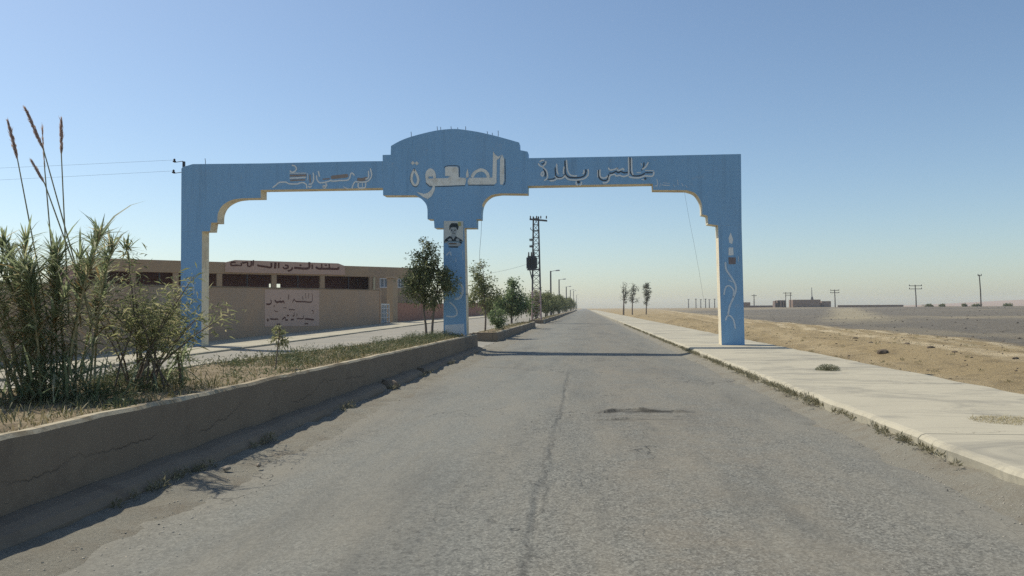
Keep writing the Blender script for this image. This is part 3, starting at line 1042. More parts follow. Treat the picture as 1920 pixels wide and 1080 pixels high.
for pts in ([(158, 345), (215, 440), (250, 545), (225, 645), (175, 675), (120, 630), (88, 545), (100, 450), (158, 345)], [(1792, 170), (1797, 570), (1760, 648)], [(700, 330), (760, 297), (940, 298), (970, 340), (972, 496)], [(370, 600), (440, 668), (560, 672), (1075, 654)], [(1130, 645), (1600, 646)]):
    ribbon(mb, pts, 13, o_, s_, LA, taper=False)
mb.build_split('letter_stroke', M_LSHADE, arch)

# --- left words: outlines with dull bodies
o_, s_ = (500, 300), 9.143
mb = MB()
for pts, w_ in (([(395, 268), (680, 262)], 66), ([(400, 350), (660, 340)], 50), ([(1100, 300), (1240, 285), (1400, 265)], 64), ([(1550, 330), (1640, 335), (1730, 310)], 58), ([(740, 250), (745, 390)], 40), ([(960, 330), (1080, 320)], 40)):
    ribbon(mb, pts, w_, o_, s_, LA)
mb.build_split('letter_stroke', M_LBROWN, arch)
mb = MB()
for pts in ([(100, 475), (160, 430), (215, 385), (330, 380), (385, 407), (520, 410), (580, 390), (640, 392), (685, 430), (685, 490)], [(390, 225), (680, 225)], [(390, 312), (530, 306), (680, 295)], [(430, 92), (480, 100), (512, 150), (480, 195), (430, 210), (395, 180)], [(797, 215), (805, 300), (795, 370), (765, 408), (715, 415)], [(700, 230), (706, 345)], [(885, 185), (895, 230), (905, 290)], [(855, 260), (862, 330), (900, 382), (960, 388), (1060, 365), (1105, 350), (1130, 362), (1250, 352), (1385, 345), (1425, 300), (1440, 240), (1470, 225), (1505, 265)], [(1008, 395), (1030, 440), (965, 445), (1000, 480)], [(1775, 140), (1800, 250), (1775, 320), (1715, 370), (1570, 378), (1520, 370), (1480, 430), (1465, 490)], [(1570, 380), (1575, 470), (1640, 478), (1690, 465), (1700, 385)], [(1640, 385), (1640, 470)], [(1745, 180), (1745, 300), (1690, 330)], [(1310, 458), (1395, 492)], [(960, 470), (1000, 480), (1020, 450)], [(715, 445), (740, 470), (770, 440)]):
    ribbon(mb, pts, 25, o_, s_, LB)
mb.build_split('letter_stroke', M_LETTER2, arch)

# --- right words
o_, s_ = (1000, 285), 15.43
md = MB()
mb = MB()
for pts, w_ in (([(915, 240), (918, 420), (925, 600), (985, 700), (1100, 742), (1350, 735), (1480, 680), (1525, 560), (1510, 500)], 56), ([(290, 470), (335, 560), (355, 640), (335, 715)], 60), ([(630, 440), (640, 590), (660, 700), (760, 742), (860, 720), (905, 650)], 50), ([(230, 330), (280, 350), (320, 290)], 45), ([(400, 790), (560, 780), (640, 740)], 40)):
    ribbon(md, pts, w_ * 0.72, o_, s_, LA)
disc(md, (1308, 868), 44, o_, s_, LA)
for pts in ([(365, 260), (350, 340), (290, 405), (275, 440), (335, 490), (390, 570), (412, 680), (390, 770), (310, 830)], [(135, 330), (205, 410), (280, 425)], [(300, 560), (240, 600), (228, 665), (262, 695), (295, 650), (290, 590)], [(672, 340), (680, 470), (692, 580), (725, 650)], [(465, 830), (600, 825), (680, 772), (790, 775), (870, 742), (915, 690), (970, 760), (1060, 802), (1250, 812), (1380, 790), (1470, 770), (1570, 690), (1595, 590), (1580, 490)], [(960, 225), (970, 400), (1000, 560), (1060, 655), (1160, 690), (1270, 690)], [(890, 420), (872, 560), (880, 640)], [(1240, 850), (1245, 930), (1290, 965)], [(1390, 860), (1385, 930), (1340, 965)], [(180, 290), (240, 245), (320, 240)], [(610, 690), (690, 770)], [(1460, 520), (1465, 590), (1430, 640)]):
    ribbon(mb, pts, 42, o_, s_, LB)
o_, s_ = (1110, 285), 9.6
for pts, w_ in (([(122, 320), (125, 440), (160, 495), (230, 515), (285, 480), (300, 400)], 34), ([(310, 380), (370, 380), (430, 350), (470, 372), (520, 350), (570, 372), (640, 365), (680, 320), (684, 90)], 34), ([(680, 340), (730, 420), (820, 430), (910, 408), (950, 380)], 34), ([(890, 335), (930, 260), (935, 185)], 30), ([(955, 372), (1090, 372)], 50)):
    ribbon(md, pts, w_ * 0.72, o_, s_, LA)
disc(md, (960, 478), 22, o_, s_, LA)
for pts in ([(145, 310), (145, 420), (180, 465), (250, 460), (280, 425)], [(190, 552), (260, 552), (305, 505), (322, 430), (400, 402), (440, 430), (500, 420), (560, 440), (635, 422), (660, 385), (657, 90)], [(712, 100), (716, 330), (740, 415)], [(660, 442), (740, 462), (860, 462), (950, 430), (1090, 432), (1115, 350)], [(805, 372), (880, 372)], [(1015, 185), (965, 270), (900, 312)], [(955, 332), (1110, 336)], [(295, 280), (330, 325), (440, 300), (455, 285), (475, 335), (555, 300), (575, 335)], [(98, 330), (103, 460)], [(890, 490), (940, 505)], [(880, 200), (895, 240)]):
    ribbon(mb, pts, 27, o_, s_, LB)
md.build_split('letter_stroke', M_LSHADE, arch)
mb.build_split('letter_stroke', M_LETTER2, arch)
mb = MB()
for pts in ([(1165, 480), (1182, 590), (1130, 600)], [(1230, 560), (1220, 625)], [(1250, 592), (1330, 600), (1400, 602)], [(1280, 552), (1400, 568)], [(1460, 590), (1490, 622)], [(1540, 500), (1550, 600)], [(1610, 560), (1645, 622)], [(1120, 620), (1180, 625)], [(1680, 600), (1720, 640)]):
    ribbon(mb, pts, 16, o_, s_, LA)
mb.build_split('letter_stroke', M_PALEBLUE, arch)

# --- painted ornament on the right pillar
o_, s_ = (1320, 420), 4.5
mb = MB()
poly(mb, [(225, 72), (246, 130), (238, 170), (214, 158), (207, 118)], o_, s_, LA)
poly(mb, [(208, 198), (246, 198), (250, 262), (207, 266)], o_, s_, LA)
mb.build_split('ornament', M_LETTER2, arch)
mb = MB()
poly(mb, [(206, 280), (268, 282), (268, 338), (208, 340)], o_, s_, LA)
mb.build_split('ornament', mottled('dull_red_paint', (0.24, 0.20, 0.20), 0.1, 4), arch)
mb = MB()
for pts, w_ in (([(180, 320), (188, 385), (228, 445), (264, 510), (268, 565), (240, 640), (215, 700), (203, 770)], 15), ([(168, 600), (180, 540), (212, 520), (250, 560), (244, 620)], 12), ([(205, 470), (240, 490)], 12), ([(182, 815), (195, 778), (222, 775), (250, 812), (265, 885)], 13), ([(290, 270), (292, 320)], 8)):
    ribbon(mb, pts, w_, o_, s_, LB)
mb.build_split('ornament', M_PALEBLUE, arch)
# --- ornament on the middle and left pillars
mb = MB()
o_, s_ = (740, 400), 4.154
for pts, w_ in (([(425, 690), (470, 730), (486, 780), (460, 805), (400, 800)], 12), ([(468, 668), (510, 655), (532, 600), (520, 560), (495, 550)], 18), ([(400, 330), (430, 300), (440, 330)], 10), ([(475, 350), (478, 380)], 10), ([(530, 290), (532, 360)], 8)):
    ribbon(mb, pts, w_, o_, s_, LA)
poly(mb, [(392, 870), (540, 860), (545, 938), (395, 940)], o_, s_, LA + 0.002)
o_, s_ = (220, 460), 3.43
for pts, w_ in (([(443, 310), (447, 255), (468, 232), (490, 262), (492, 318)], 8), ([(450, 350), (470, 345), (492, 350)], 14), ([(452, 400), (462, 420), (490, 440)], 12)):
    ribbon(mb, pts, w_, o_, s_, LA)
mb.build_split('ornament', M_PALEBLUE, arch)

# --- portrait panel at the head of the middle pillar
port = MB()
o_, s_ = (825, 405), 13.5
PA, PB, PC, PD = GATE_Y - 0.014, GATE_Y - 0.034, GATE_Y - 0.038, GATE_Y - 0.042
board = MB()
P = [PY(o_[0] + p[0] / s_, o_[1] + p[1] / s_, GATE_Y - 0.03) for p in ((98, 122), (588, 128), (588, 640), (98, 640))]
board.prism(P, (0, 0.029, 0), 0)
bo = adopt(board.build('portrait_board', M_PORTW), arch)


def port_part(name, fn, mat):
    mb = MB()
    fn(mb)
    o = mb.build(name, mat, None, fixn=False)
    o.parent = bo
    return o


port_part('painted_face', lambda b: (poly(b, [(262, 300), (300, 270), (400, 275), (425, 310), (428, 400), (400, 455), (350, 490), (300, 460), (268, 400)], o_, s_, PB), poly(b, [(300, 455), (400, 455), (410, 520), (340, 570), (280, 520)], o_, s_, PB - 0.001)), M_PORTG)


def coat(b):
    poly(b, [(235, 345), (238, 245), (290, 180), (430, 182), (472, 255), (455, 350), (432, 345), (412, 292), (340, 278), (270, 292), (252, 350)], o_, s_, PC)
    for c_ in ((298, 365), (378, 365)):
        disc(b, c_, 18, o_, s_, PC, ry=14)
    ribbon(b, [(275, 342), (318, 338)], 9, o_, s_, PC)
    ribbon(b, [(358, 338), (402, 342)], 9, o_, s_, PC)
    ribbon(b, [(335, 380), (330, 415), (345, 420)], 7, o_, s_, PC)
    ribbon(b, [(310, 442), (345, 436), (380, 442)], 10, o_, s_, PC)
    poly(b, [(105, 638), (135, 585), (240, 508), (290, 520), (335, 600), (395, 510), (440, 540), (545, 600), (580, 638)], o_, s_, PC)


port_part('painted_figure', coat, M_PORTD)
port_part('painted_lapel', lambda b: poly(b, [(190, 600), (250, 560), (300, 590), (290, 630), (220, 632)], o_, s_, PD), M_PORTG)
port_part('painted_lapel', lambda b: poly(b, [(400, 590), (440, 560), (500, 600), (480, 632), (410, 632)], o_, s_, PD), M_PORTG)
port_part('painted_emblem', lambda b: poly(b, [(455, 150), (525, 150), (535, 245), (460, 250)], o_, s_, PD), M_PORTY)
mb = MB()
poly(mb, [(195, 668), (520, 672), (540, 740), (470, 765), (260, 768), (190, 725)], o_, s_, LA)
poly(mb, [(110, 640), (170, 640), (185, 670), (105, 690)], o_, s_, LA)
mb.build_split('ornament', M_PORTG, arch)
mb = MB()
poly(mb, [(222, 688), (418, 690), (418, 712), (225, 712)], o_, s_, LB)
mb.build_split('ornament', M_PORTB, arch)
mb = MB()
poly(mb, [(200, 768), (470, 768), (440, 800), (250, 798)], o_, s_, LB)
poly(mb, [(480, 655), (540, 650), (560, 690), (520, 700)], o_, s_, LB)
ribbon(mb, [(100, 660), (130, 665)], 26, o_, s_, LC)
mb.build_split('ornament', M_PORTD, arch)

# --- rusty starter bars sticking out of the top
for px, y0_, y1_ in ((771, 247, 259), (820, 237, 246), (826, 238, 245), (846, 237, 244), (858, 239, 244), (873, 237, 245), (914, 246, 254), (934, 245, 258), (385, 297, 309), (923, 249, 255)):
    a, b = PY(px, y1_, GATE_Y + 0.25), PY(px + random.uniform(-0.6, 0.6), y0_, GATE_Y + 0.25)
    mb = MB()
    mb.tube([a, (a + b) / 2 + Vector((0.006, 0.01, 0)), b], 0.011, 5)
    adopt(mb.build('starter_bar', M_DARKIRON), arch)

# bracket with insulators at the left end, and its lines
ib = thing('insulator_bracket', PY(339, 330, GATE_Y + 0.3), 'iron bracket with two insulators bolted to the left end of the arch', 'bracket')
XL = PY(339, 330, GATE_Y).x
zt_, zb_ = PY(339, 303, GATE_Y + 0.3).z, PY(339, 355, GATE_Y + 0.3).z
mb = MB()
mb.box((XL - 0.045, GATE_Y + 0.3, (zt_ + zb_) / 2), (0.07, 0.09, zt_ - zb_))
adopt(mb.build('upright', M_DARKIRON), ib)
ins = []
for px, py in ((327, 301), (325.5, 321.5)):
    p = PY(px, py, GATE_Y + 0.3)
    mb = MB()
    mb.tube([(XL - 0.081, p.y, p.z - 0.03), (p.x, p.y, p.z - 0.07), (p.x, p.y, p.z - 0.02)], 0.014, 5)
    adopt(mb.build('arm', M_DARKIRON), ib)
    mb = MB()
    mb.tube([(p.x, p.y, p.z - 0.06), (p.x, p.y, p.z - 0.045), (p.x, p.y, p.z - 0.01), (p.x, p.y, p.z), (p.x, p.y, p.z + 0.03), (p.x, p.y, p.z + 0.07)], [0.05, 0.065, 0.05, 0.03, 0.045, 0.02], 10)
    adopt(mb.build('insulator', M_PORC), ib)
    ins.append(p)


def wire(pts, r, label, cat='cable', name='overhead_wire', group=None, sag=0.0):
    a, b = Vector(pts[0]), Vector(pts[-1])
    q = [a.lerp(b, t) - Vector((0, 0, sag * 4 * t * (1 - t))) for t in np.linspace(0, 1, 14)] if len(pts) == 2 else pts
    mb = MB()
    mb.tube(q, r, 4)
    return tag(mb.build(name, M_WIRE), label, cat, group)


wire([ins[0] + Vector((-0.03, 0, 0.02)), (-70, 30.5, ins[0].z + 0.75)], 0.004, 'upper power line running left from the arch insulator', group='lines from the arch bracket', sag=0.35)
wire([ins[1] + Vector((-0.03, 0, 0.02)), (-70, 30.5, ins[1].z + 0.35)], 0.004, 'lower power line running left from the arch insulator', group='lines from the arch bracket', sag=0.35)
a = PY(1283, 358, GATE_Y + 0.3)
wire([a, PY(1292, 410, GATE_Y + 0.4), PY(1301, 455, GATE_Y + 0.5), PY(1311, 510, GATE_Y + 0.7), PY(1320, 566, GATE_Y + 0.9)], 0.004, 'loose thin wire hanging under the right span of the arch', name='hanging_wire')
a = PY(903, 411, GATE_Y + 0.3)
wire([a, PY(902, 440, GATE_Y + 0.3), PY(899.5, 470, GATE_Y + 0.3), PY(899, 490, GATE_Y + 0.3)], 0.007, 'loose thin wire hanging from the middle bracket of the arch', name='hanging_wire')

# ------------------------------------------------------------------ compound wall with the painted notice
cw = thing('compound_wall', (WALL_X, 35, 0), 'long brown rendered compound wall with a painted Arabic notice behind the planters', 'wall')
WT = 0.25


def ztopwall(yy):
    return 2.26 + 0.0175 * (yy - 20)


mb = MB()
ys = np.arange(6, 57.6, 1.5)
rows = []
for yy in list(ys) + [57.6]:
    z = ztopwall(yy) + 0.02 * mnoise.noise(Vector((1, yy * 0.7, 0)))
    rows.append([(WALL_X, yy, -0.1), (WALL_X, yy, z), (WALL_X - WT, yy, z), (WALL_X - WT, yy, -0.1)])
for j in range(len(rows) - 1):
    for q in range(3):
        mb.face([rows[j][q], rows[j + 1][q], rows[j + 1][q + 1], rows[j][q + 1]])
mb.face(rows[0])
mb.face(rows[-1])
adopt(mb.build('wall', M_WALL), cw)
mb = MB()
rows = []
for yy in list(ys) + [57.6]:
    z = ztopwall(yy) + 0.02 * mnoise.noise(Vector((1, yy * 0.7, 0)))
    rows.append([(WALL_X + 0.03, yy, z + 0.002), (WALL_X + 0.03, yy, z + 0.05), (WALL_X - WT - 0.03, yy, z + 0.05), (WALL_X - WT - 0.03, yy, z + 0.002)])
for j in range(len(rows) - 1):
    for q in range(3):
        mb.face([rows[j][q], rows[j + 1][q], rows[j + 1][q + 1], rows[j][q + 1]])
    mb.face([rows[j][3], rows[j + 1][3], rows[j + 1][0], rows[j][0]])
mb.face(rows[0])
mb.face(rows[-1])
adopt(mb.build('coping', M_RENDER), cw)
wp = lambda px, py, off=0.0: PX(px, py, WALL_X + off)
pa, pb = wp(496, 546), wp(598, 612)
pm = MB()
n0, n1 = wp(496, 580), wp(598, 580)
pzt = lambda yy: ztopwall(yy) - 0.06
pzb0, pzb1 = wp(496, 612.5).z, wp(598, 611).z
pm.face([(WALL_X + 0.012, n0.y, pzb0), (WALL_X + 0.012, n1.y, pzb1), (WALL_X + 0.012, n1.y, pzt(n1.y)), (WALL_X + 0.012, n0.y, pzt(n0.y))])
pm2 = MB()
pm2.prism([Vector(p) for p in pm.v], (-0.011, 0, 0))
notice = adopt(pm2.build('notice_panel', M_PANEL), cw)


def xribbon(mb, pts, wd, org, sc, off, planefn, nrm, smooth=True):
    mb.mark()
    P = arc(pts, 3) if smooth and len(pts) > 2 else pts
    W = [planefn(org[0] + p[0] / sc, org[1] + p[1] / sc, off) for p in P]
    dist = (W[0] - CAM).length
    hw = wd / sc * dist / F / 2
    L, R = [], []
    n = len(W)
    for i in range(n):
        t = (W[min(i + 1, n - 1)] - W[max(i - 1, 0)]).normalized()
        q = nrm.cross(t).normalized()
        L.append(W[i] + q * hw)
        R.append(W[i] - q * hw)
    for i in range(n - 1):
        mb.face([L[i], R[i], R[i + 1], L[i + 1]])


mb = MB()
for pts, w_ in (([(130, 405), (205, 412), (258, 365), (240, 300)], 30), ([(340, 310), (390, 360), (440, 352), (490, 335), (495, 362), (560, 335), (585, 395)], 34), ([(320, 440), (330, 470)], 36), ([(690, 165), (692, 295)], 26), ([(790, 365), (835, 290), (880, 340), (1080, 345), (1282, 346), (1284, 130)], 24), ([(1122, 130), (1130, 260)], 18), ([(1200, 130), (1200, 262)], 18), ([(1040, 210), (1060, 290)], 22), ([(145, 775), (165, 830), (185, 790)], 34), ([(225, 782), (330, 790), (430, 788)], 26), ([(530, 800), (600, 740), (615, 805), (670, 808)], 30), ([(650, 690), (700, 700)], 24), ([(750, 805), (820, 795)], 30), ([(830, 620), (832, 705), (795, 700)], 24), ([(900, 640), (902, 722)], 24), ([(1058, 700), (1062, 772), (900, 775)], 22), ([(1100, 782), (1220, 790), (1335, 805)], 30), ([(400, 920), (480, 918)], 30), ([(1095, 905), (1190, 905)], 24), ([(695, 548), (850, 552)], 18), ([(480, 250), (485, 280)], 26), ([(330, 560), (360, 590), (420, 600)], 14), ([(1270, 560), (1330, 600), (1300, 660)], 14), ([(560, 500), (640, 505)], 12)):
    xribbon(mb, pts, w_ * 1.35, (490, 540), 13.5, 0.017, wp, Vector((1, 0, 0)))
mb.build_split('letter_stroke', M_INK, notice, True)

# gate opening: posts, white lattice gate, lower wall beyond
gpost = thing('gate_post', (WALL_X, 61.9, 0), 'tall square rendered gate post beside the white lattice gate', 'gate post')
zgp = wp(740, 523).z
mb = MB()
yA, yB = wp(735.5, 570).y, wp(744.5, 570).y
mb.box((WALL_X - 0.2, (yA + yB) / 2, zgp / 2), (0.5, yB - yA, zgp))
adopt(mb.build('shaft', M_BLDG, bevel=0.02), gpost)
mb = MB()
mb.box((WALL_X - 0.2, (yA + yB) / 2, zgp + 0.062), (0.62, yB - yA + 0.12, 0.12))
adopt(mb.build('cap', M_BLDG, bevel=0.02), gpost)

lg = thing('lattice_gate', (WALL_X, 58.5, 0), 'white iron lattice gate leaf in the compound wall', 'gate')
g0, g1 = wp(712, 590).y, wp(731.5, 590).y
gz0, gz1 = wp(720, 612).z, wp(720, 570.5).z
mb = MB()
for a_, b_ in (((g0, gz0), (g1, gz0)), ((g0, gz1), (g1, gz1)), ((g0, gz0), (g0, gz1)), ((g1, gz0), (g1, gz1))):
    mb.bar((WALL_X - 0.1, a_[0], a_[1]), (WALL_X - 0.1, b_[0], b_[1]), 0.09)
adopt(mb.build('gate_frame', M_WHITEIRON), lg)
for i in range(1, 4):
    yy = g0 + (g1 - g0) * i / 4
    mb = MB()
    mb.bar((WALL_X - 0.1, yy, gz0 + 0.045), (WALL_X - 0.1, yy, gz1 - 0.045), 0.06)
    adopt(mb.build('upright_bar', M_WHITEIRON), lg)
for i in range(1, 5):
    zz = gz0 + (gz1 - gz0) * i / 5
    mb = MB()
    mb.bar((WALL_X - 0.16, g0, zz), (WALL_X - 0.16, g1, zz), 0.06)
    adopt(mb.build('cross_bar', M_WHITEIRON), lg)
mb = MB()
mb.box((WALL_X - 0.25, (g0 + g1) / 2, (gz0 + gz1) / 2), (0.02, g1 - g0 - 0.1, gz1 - gz0 - 0.1))
adopt(mb.build('back_sheet', M_WINBLUE), lg)
mb = MB()
mb.box((WALL_X - 0.12, 57.8 + 0.1, 1.5), (0.3, 0.36, 3.1))
tag(mb.build('wall_pier', M_WALL, bevel=0.02), 'rendered pier ending the compound wall left of the lattice gate', 'pier')

rw = thing('boundary_wall', (WALL_X, 80, 0), 'low reddish boundary wall continuing past the gate behind the roadside trees', 'wall')
mb = MB()
yy0 = yB + 0.02
for a_, b_ in ((yy0, 75.0), (75.02, 100.0), (100.02, 160.0), (160.02, 300.0)):
    zt_ = 2.0 if b_ < 110 else 2.3
    mb.box((WALL_X - 0.12, (a_ + b_) / 2, zt_ / 2 - 0.05), (0.24, b_ - a_, zt_ + 0.1), m=0)
adopt(mb.build('wall', M_WALLRED), rw)
mb = MB()
mb.box((WALL_X - 0.12, (yy0 + 99) / 2, 2.042), (0.30, 99 - yy0, 0.08))
adopt(mb.build('coping', M_RENDER), rw)

# ------------------------------------------------------------------ the long building behind the wall
b0, b1 = Vector((-37.5, 54.6, 0)), Vector((-15.95, 74.7, 0))
bd = (b1 - b0).normalized()
bn = Vector((bd.y, -bd.x, 0))                       # outward, towards the road


def bp(px, py, off=0.0):
    d = ray(px, py)
    p0 = b0 + bn * off
    t = (p0 - CAM).dot(bn) / d.dot(bn)
    return CAM + d * t


def bs(px, py=520):
    return (bp(px, py) - b0).dot(bd)


bl = thing('long_building', b0, 'long flat roofed tan building with a columned verandah and an Arabic sign on its parapet', 'building')
BL = (b1 - b0).length
ZR = (bp(225, 484.5).z + bp(700, 500.5).z) / 2
ZL = (bp(392, 512).z + bp(700, 520).z) / 2
BROT = math.atan2(bd.y, bd.x)
Rb = Matrix.Rotation(BROT, 3, 'Z')


def bbox(mb, s0, s1, o0, o1, z0, z1, m=0):
    c = b0 + bd * ((s0 + s1) / 2) + bn * ((o0 + o1) / 2)
    mb.box((c.x, c.y, (z0 + z1) / 2), (s1 - s0, o1 - o0, z1 - z0), m=m, rot=Matrix((bd, bn, Vector((0, 0, 1)))).transposed())


sv = bs(701)                                       # where the verandah ends
mb = MB()
bbox(mb, 0, BL, -0.3, 0.0, ZL, ZR)
adopt(mb.build('parapet', M_BLDG, bevel=0.02), bl)
mb = MB()
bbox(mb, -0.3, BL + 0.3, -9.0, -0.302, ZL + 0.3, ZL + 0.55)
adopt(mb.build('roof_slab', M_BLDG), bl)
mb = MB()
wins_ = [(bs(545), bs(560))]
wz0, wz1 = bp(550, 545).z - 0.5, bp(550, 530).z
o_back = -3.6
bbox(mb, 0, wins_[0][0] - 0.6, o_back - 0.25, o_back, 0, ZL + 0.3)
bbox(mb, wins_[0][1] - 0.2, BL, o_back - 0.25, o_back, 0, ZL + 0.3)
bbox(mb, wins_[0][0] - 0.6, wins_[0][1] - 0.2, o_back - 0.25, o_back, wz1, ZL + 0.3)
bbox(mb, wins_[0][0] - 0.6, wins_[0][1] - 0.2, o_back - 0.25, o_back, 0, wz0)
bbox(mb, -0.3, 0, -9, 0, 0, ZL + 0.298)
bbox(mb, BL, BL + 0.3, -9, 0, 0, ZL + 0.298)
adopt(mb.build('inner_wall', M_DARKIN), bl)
mb = MB()
mb_ = MB()
bbox(mb, wins_[0][0] - 0.6, wins_[0][1] - 0.2, o_back - 0.15, o_back - 0.1, (wz0 + wz1) / 2 - 0.05, (wz0 + wz1) / 2 + 0.1)
adopt(mb.build('window_bar', M_DARKIRON), bl)
mb = MB()
bbox(mb, 0, sv, -0.25, -0.05, 0, 2.0)
adopt(mb.build('verandah_wall', M_BLDG), bl)
for px in (250, 330, 412, 514.5, 605, 697):
    s = bs(px)
    mb = MB()
    bbox(mb, s - 0.22, s + 0.22, -0.302, -0.03, 2.002, ZL - 0.002)
    adopt(mb.build('verandah_column', M_BLDG, bevel=0.02), bl)
for px in (465, 560, 655, 300):
    s = bs(px)
    mb = MB()
    bbox(mb, s - 0.05, s + 0.05, -0.25, -0.15, 2.002, ZL - 0.002)
    adopt(mb.build('verandah_post', M_DARKIRON), bl)
s = bs(700.5)
mb = MB()
bbox(mb, s - 0.08, s + 0.10, 0.02, 0.14, 1.9, ZL - 0.03)
adopt(mb.build('downpipe', M_CREAMPOST), bl)
# closed right wing with two windows
w1 = (bs(712), bs(728.5))
w2 = (bs(745.5), bs(756.5))
zw0, zw1 = bp(720, 538).z, bp(720, 522).z
mb = MB()
bbox(mb, sv, w1[0], -0.28, -0.02, 0, ZL - 0.002)
bbox(mb, w1[1], w2[0], -0.28, -0.02, 0, ZL - 0.002)
bbox(mb, w2[1], BL, -0.28, -0.02, 0, ZL - 0.002)
for a_, b_ in (w1, w2):
    bbox(mb, a_, b_, -0.28, -0.02, 0, zw0)
    bbox(mb, a_, b_, -0.28, -0.02, zw1, ZL - 0.002)
adopt(mb.build('wing_wall', M_BLDG), bl)
for a_, b_ in (w1, w2):
    mb = MB()
    bbox(mb, a_ + 0.01, b_ - 0.01, -0.2, -0.17, zw0 + 0.01, zw1 - 0.01)
    f = adopt(mb.build('window', M_WINBLUE), bl)
    mb = MB()
    for q0, q1, r0_, r1_ in ((a_, b_, zw0 - 0.08, zw0 + 0.02), (a_, b_, zw1 - 0.06, zw1), (a_, a_ + 0.07, zw0 + 0.02, zw1 - 0.06), (b_ - 0.07, b_, zw0 + 0.02, zw1 - 0.06), ((a_ + b_) / 2 - 0.03, (a_ + b_) / 2 + 0.03, zw0 + 0.02, zw1 - 0.06)):
        bbox(mb, q0, q1, -0.165, 0.01, r0_, r1_)
    fr = mb.build('window_frame', M_WHITEIRON)
    fr.parent = f
# raised sign on the parapet
z_s = bp(530, 490.5).z
s0_, s1_ = bs(428), bs(641)
mb = MB()
Ps = [b0 + bd * u + bn * 0.10 + Vector((0, 0, z)) for u, z in ((s0_ - 0.3, ZL + 0.12), (s1_ + 0.3, ZL + 0.12), (s1_ + 0.25, ZR - 0.02), (s1_ - 0.4, z_s), (s0_ + 0.5, z_s), (s0_ - 0.25, ZR - 0.02))]
mb.prism(Ps, -bn * 0.098)
sg = adopt(mb.build('sign_band', M_PANEL, bevel=0.015), bl)
mb = MB()
for pts, w_ in (([(1460, 180), (1500, 205), (1600, 208), (1700, 208), (1822, 212), (1826, 178)], 30), ([(1556, 128), (1556, 195)], 20), ([(1678, 128), (1682, 196)], 22), ([(1605, 150), (1640, 152)], 22), ([(1400, 138), (1402, 212)], 24), ([(1352, 98), (1352, 188), (1300, 205), (1240, 205), (1180, 198), (1105, 192)], 32), ([(1192, 150), (1225, 152)], 22), ([(1078, 185), (1062, 222), (1000, 248)], 26), ([(955, 150), (1000, 160), (1000, 195), (950, 205), (920, 182)], 24), ([(853, 108), (850, 200)], 24), ([(800, 105), (790, 205)], 34), ([(730, 108), (726, 185), (640, 175), (540, 162), (500, 148)], 28), ([(440, 66), (430, 158)], 22), ([(405, 76), (398, 160), (345, 162), (338, 100), (268, 118), (266, 95)], 22), ([(180, 150), (120, 155), (75, 152), (75, 105), (150, 105)], 24), ([(235, 110), (240, 155), (180, 152)], 18)):
    xribbon(mb, pts, w_ * 1.1, (425, 480), 8.727, 0.107, bp, bn)
mb.build_split('letter_stroke', M_INK, sg, True)

# ------------------------------------------------------------------ lattice tower with transformer
TX, TY = (1006 - 1095) / F * 75, 75.0
TZ0 = 0.30
ppm = F / TY                                         # pixels per metre there
tw = thing('lattice_tower', (TX, TY, TZ0), 'steel lattice power tower carrying a grey transformer, red and white at its foot', 'power tower')
ZTOP = PY(1008, 411, TY).z
hw0, hw1 = 0.44, 0.25


def tw_c(z):
    t = (z - TZ0) / (ZTOP - TZ0)
    return hw0 + (hw1 - hw0) * t


for sx_ in (-1, 1):
    for sy_ in (-1, 1):
        for nm, za, zb, mt in (('leg', TZ0 - 0.3, 3.2, M_PINKSTEEL), ('leg', 3.2, ZTOP + 0.25, M_STEEL)):
            mb = MB()
            a_, b_ = max(za, TZ0), zb
            mb.bar((TX + sx_ * tw_c(za), TY + sy_ * tw_c(za), za), (TX + sx_ * tw_c(zb), TY + sy_ * tw_c(zb), zb), 0.085)
            adopt(mb.build('leg', mt), tw)
mb, mp = MB(), MB()
z = TZ0
k = 0
while z < ZTOP - 0.2:
    h = 0.62
    c0, c1 = tw_c(z), tw_c(z + h)
    t_ = mp if z < 3.0 else mb
    for (ax0, ay0), (ax1, ay1) in (((-1, -1), (1, -1)), ((1, -1), (1, 1)), ((1, 1), (-1, 1)), ((-1, 1), (-1, -1))):
        if k % 2:
            ax0, ay0, ax1, ay1 = ax1, ay1, ax0, ay0
        t_.bar((TX + ax0 * c0, TY + ay0 * c0, z), (TX + ax1 * c1, TY + ay1 * c1, z + h), 0.045)
    for (ax0, ay0), (ax1, ay1) in (((-1, -1), (1, -1)), ((1, 1), (-1, 1))):
        t_.bar((TX + ax0 * c1, TY + ay0 * c1, z + h), (TX + ax1 * c1, TY + ay1 * c1, z + h), 0.04)
    z += h
    k += 1
tag(adopt(mb.build('bracing', M_STEEL), tw), kind='stuff')
tag(adopt(mp.build('bracing', M_PINKSTEEL), tw), kind='stuff')
mb = MB()
pa_, pb_ = PY(993, 411, TY - 0.3), PY(1026, 414, TY - 0.3)
mb.bar((pa_.x, TY - 0.3, pa_.z), (pb_.x, TY - 0.3, pb_.z), 0.16)
adopt(mb.build('crossarm', M_STEEL), tw)
for px in (994.5, 1006, 1014, 1024.5):
    p = PY(px, 411, TY - 0.3)
    mb = MB()
    mb.tube([(p.x, p.y, p.z + 0.06), (p.x, p.y, p.z + 0.16), (p.x, p.y, p.z + 0.2), (p.x, p.y, p.z + 0.28), (p.x, p.y, p.z + 0.34)], [0.05, 0.07, 0.045, 0.065, 0.02], 8)
    adopt(mb.build('insulator', M_PORC), tw)
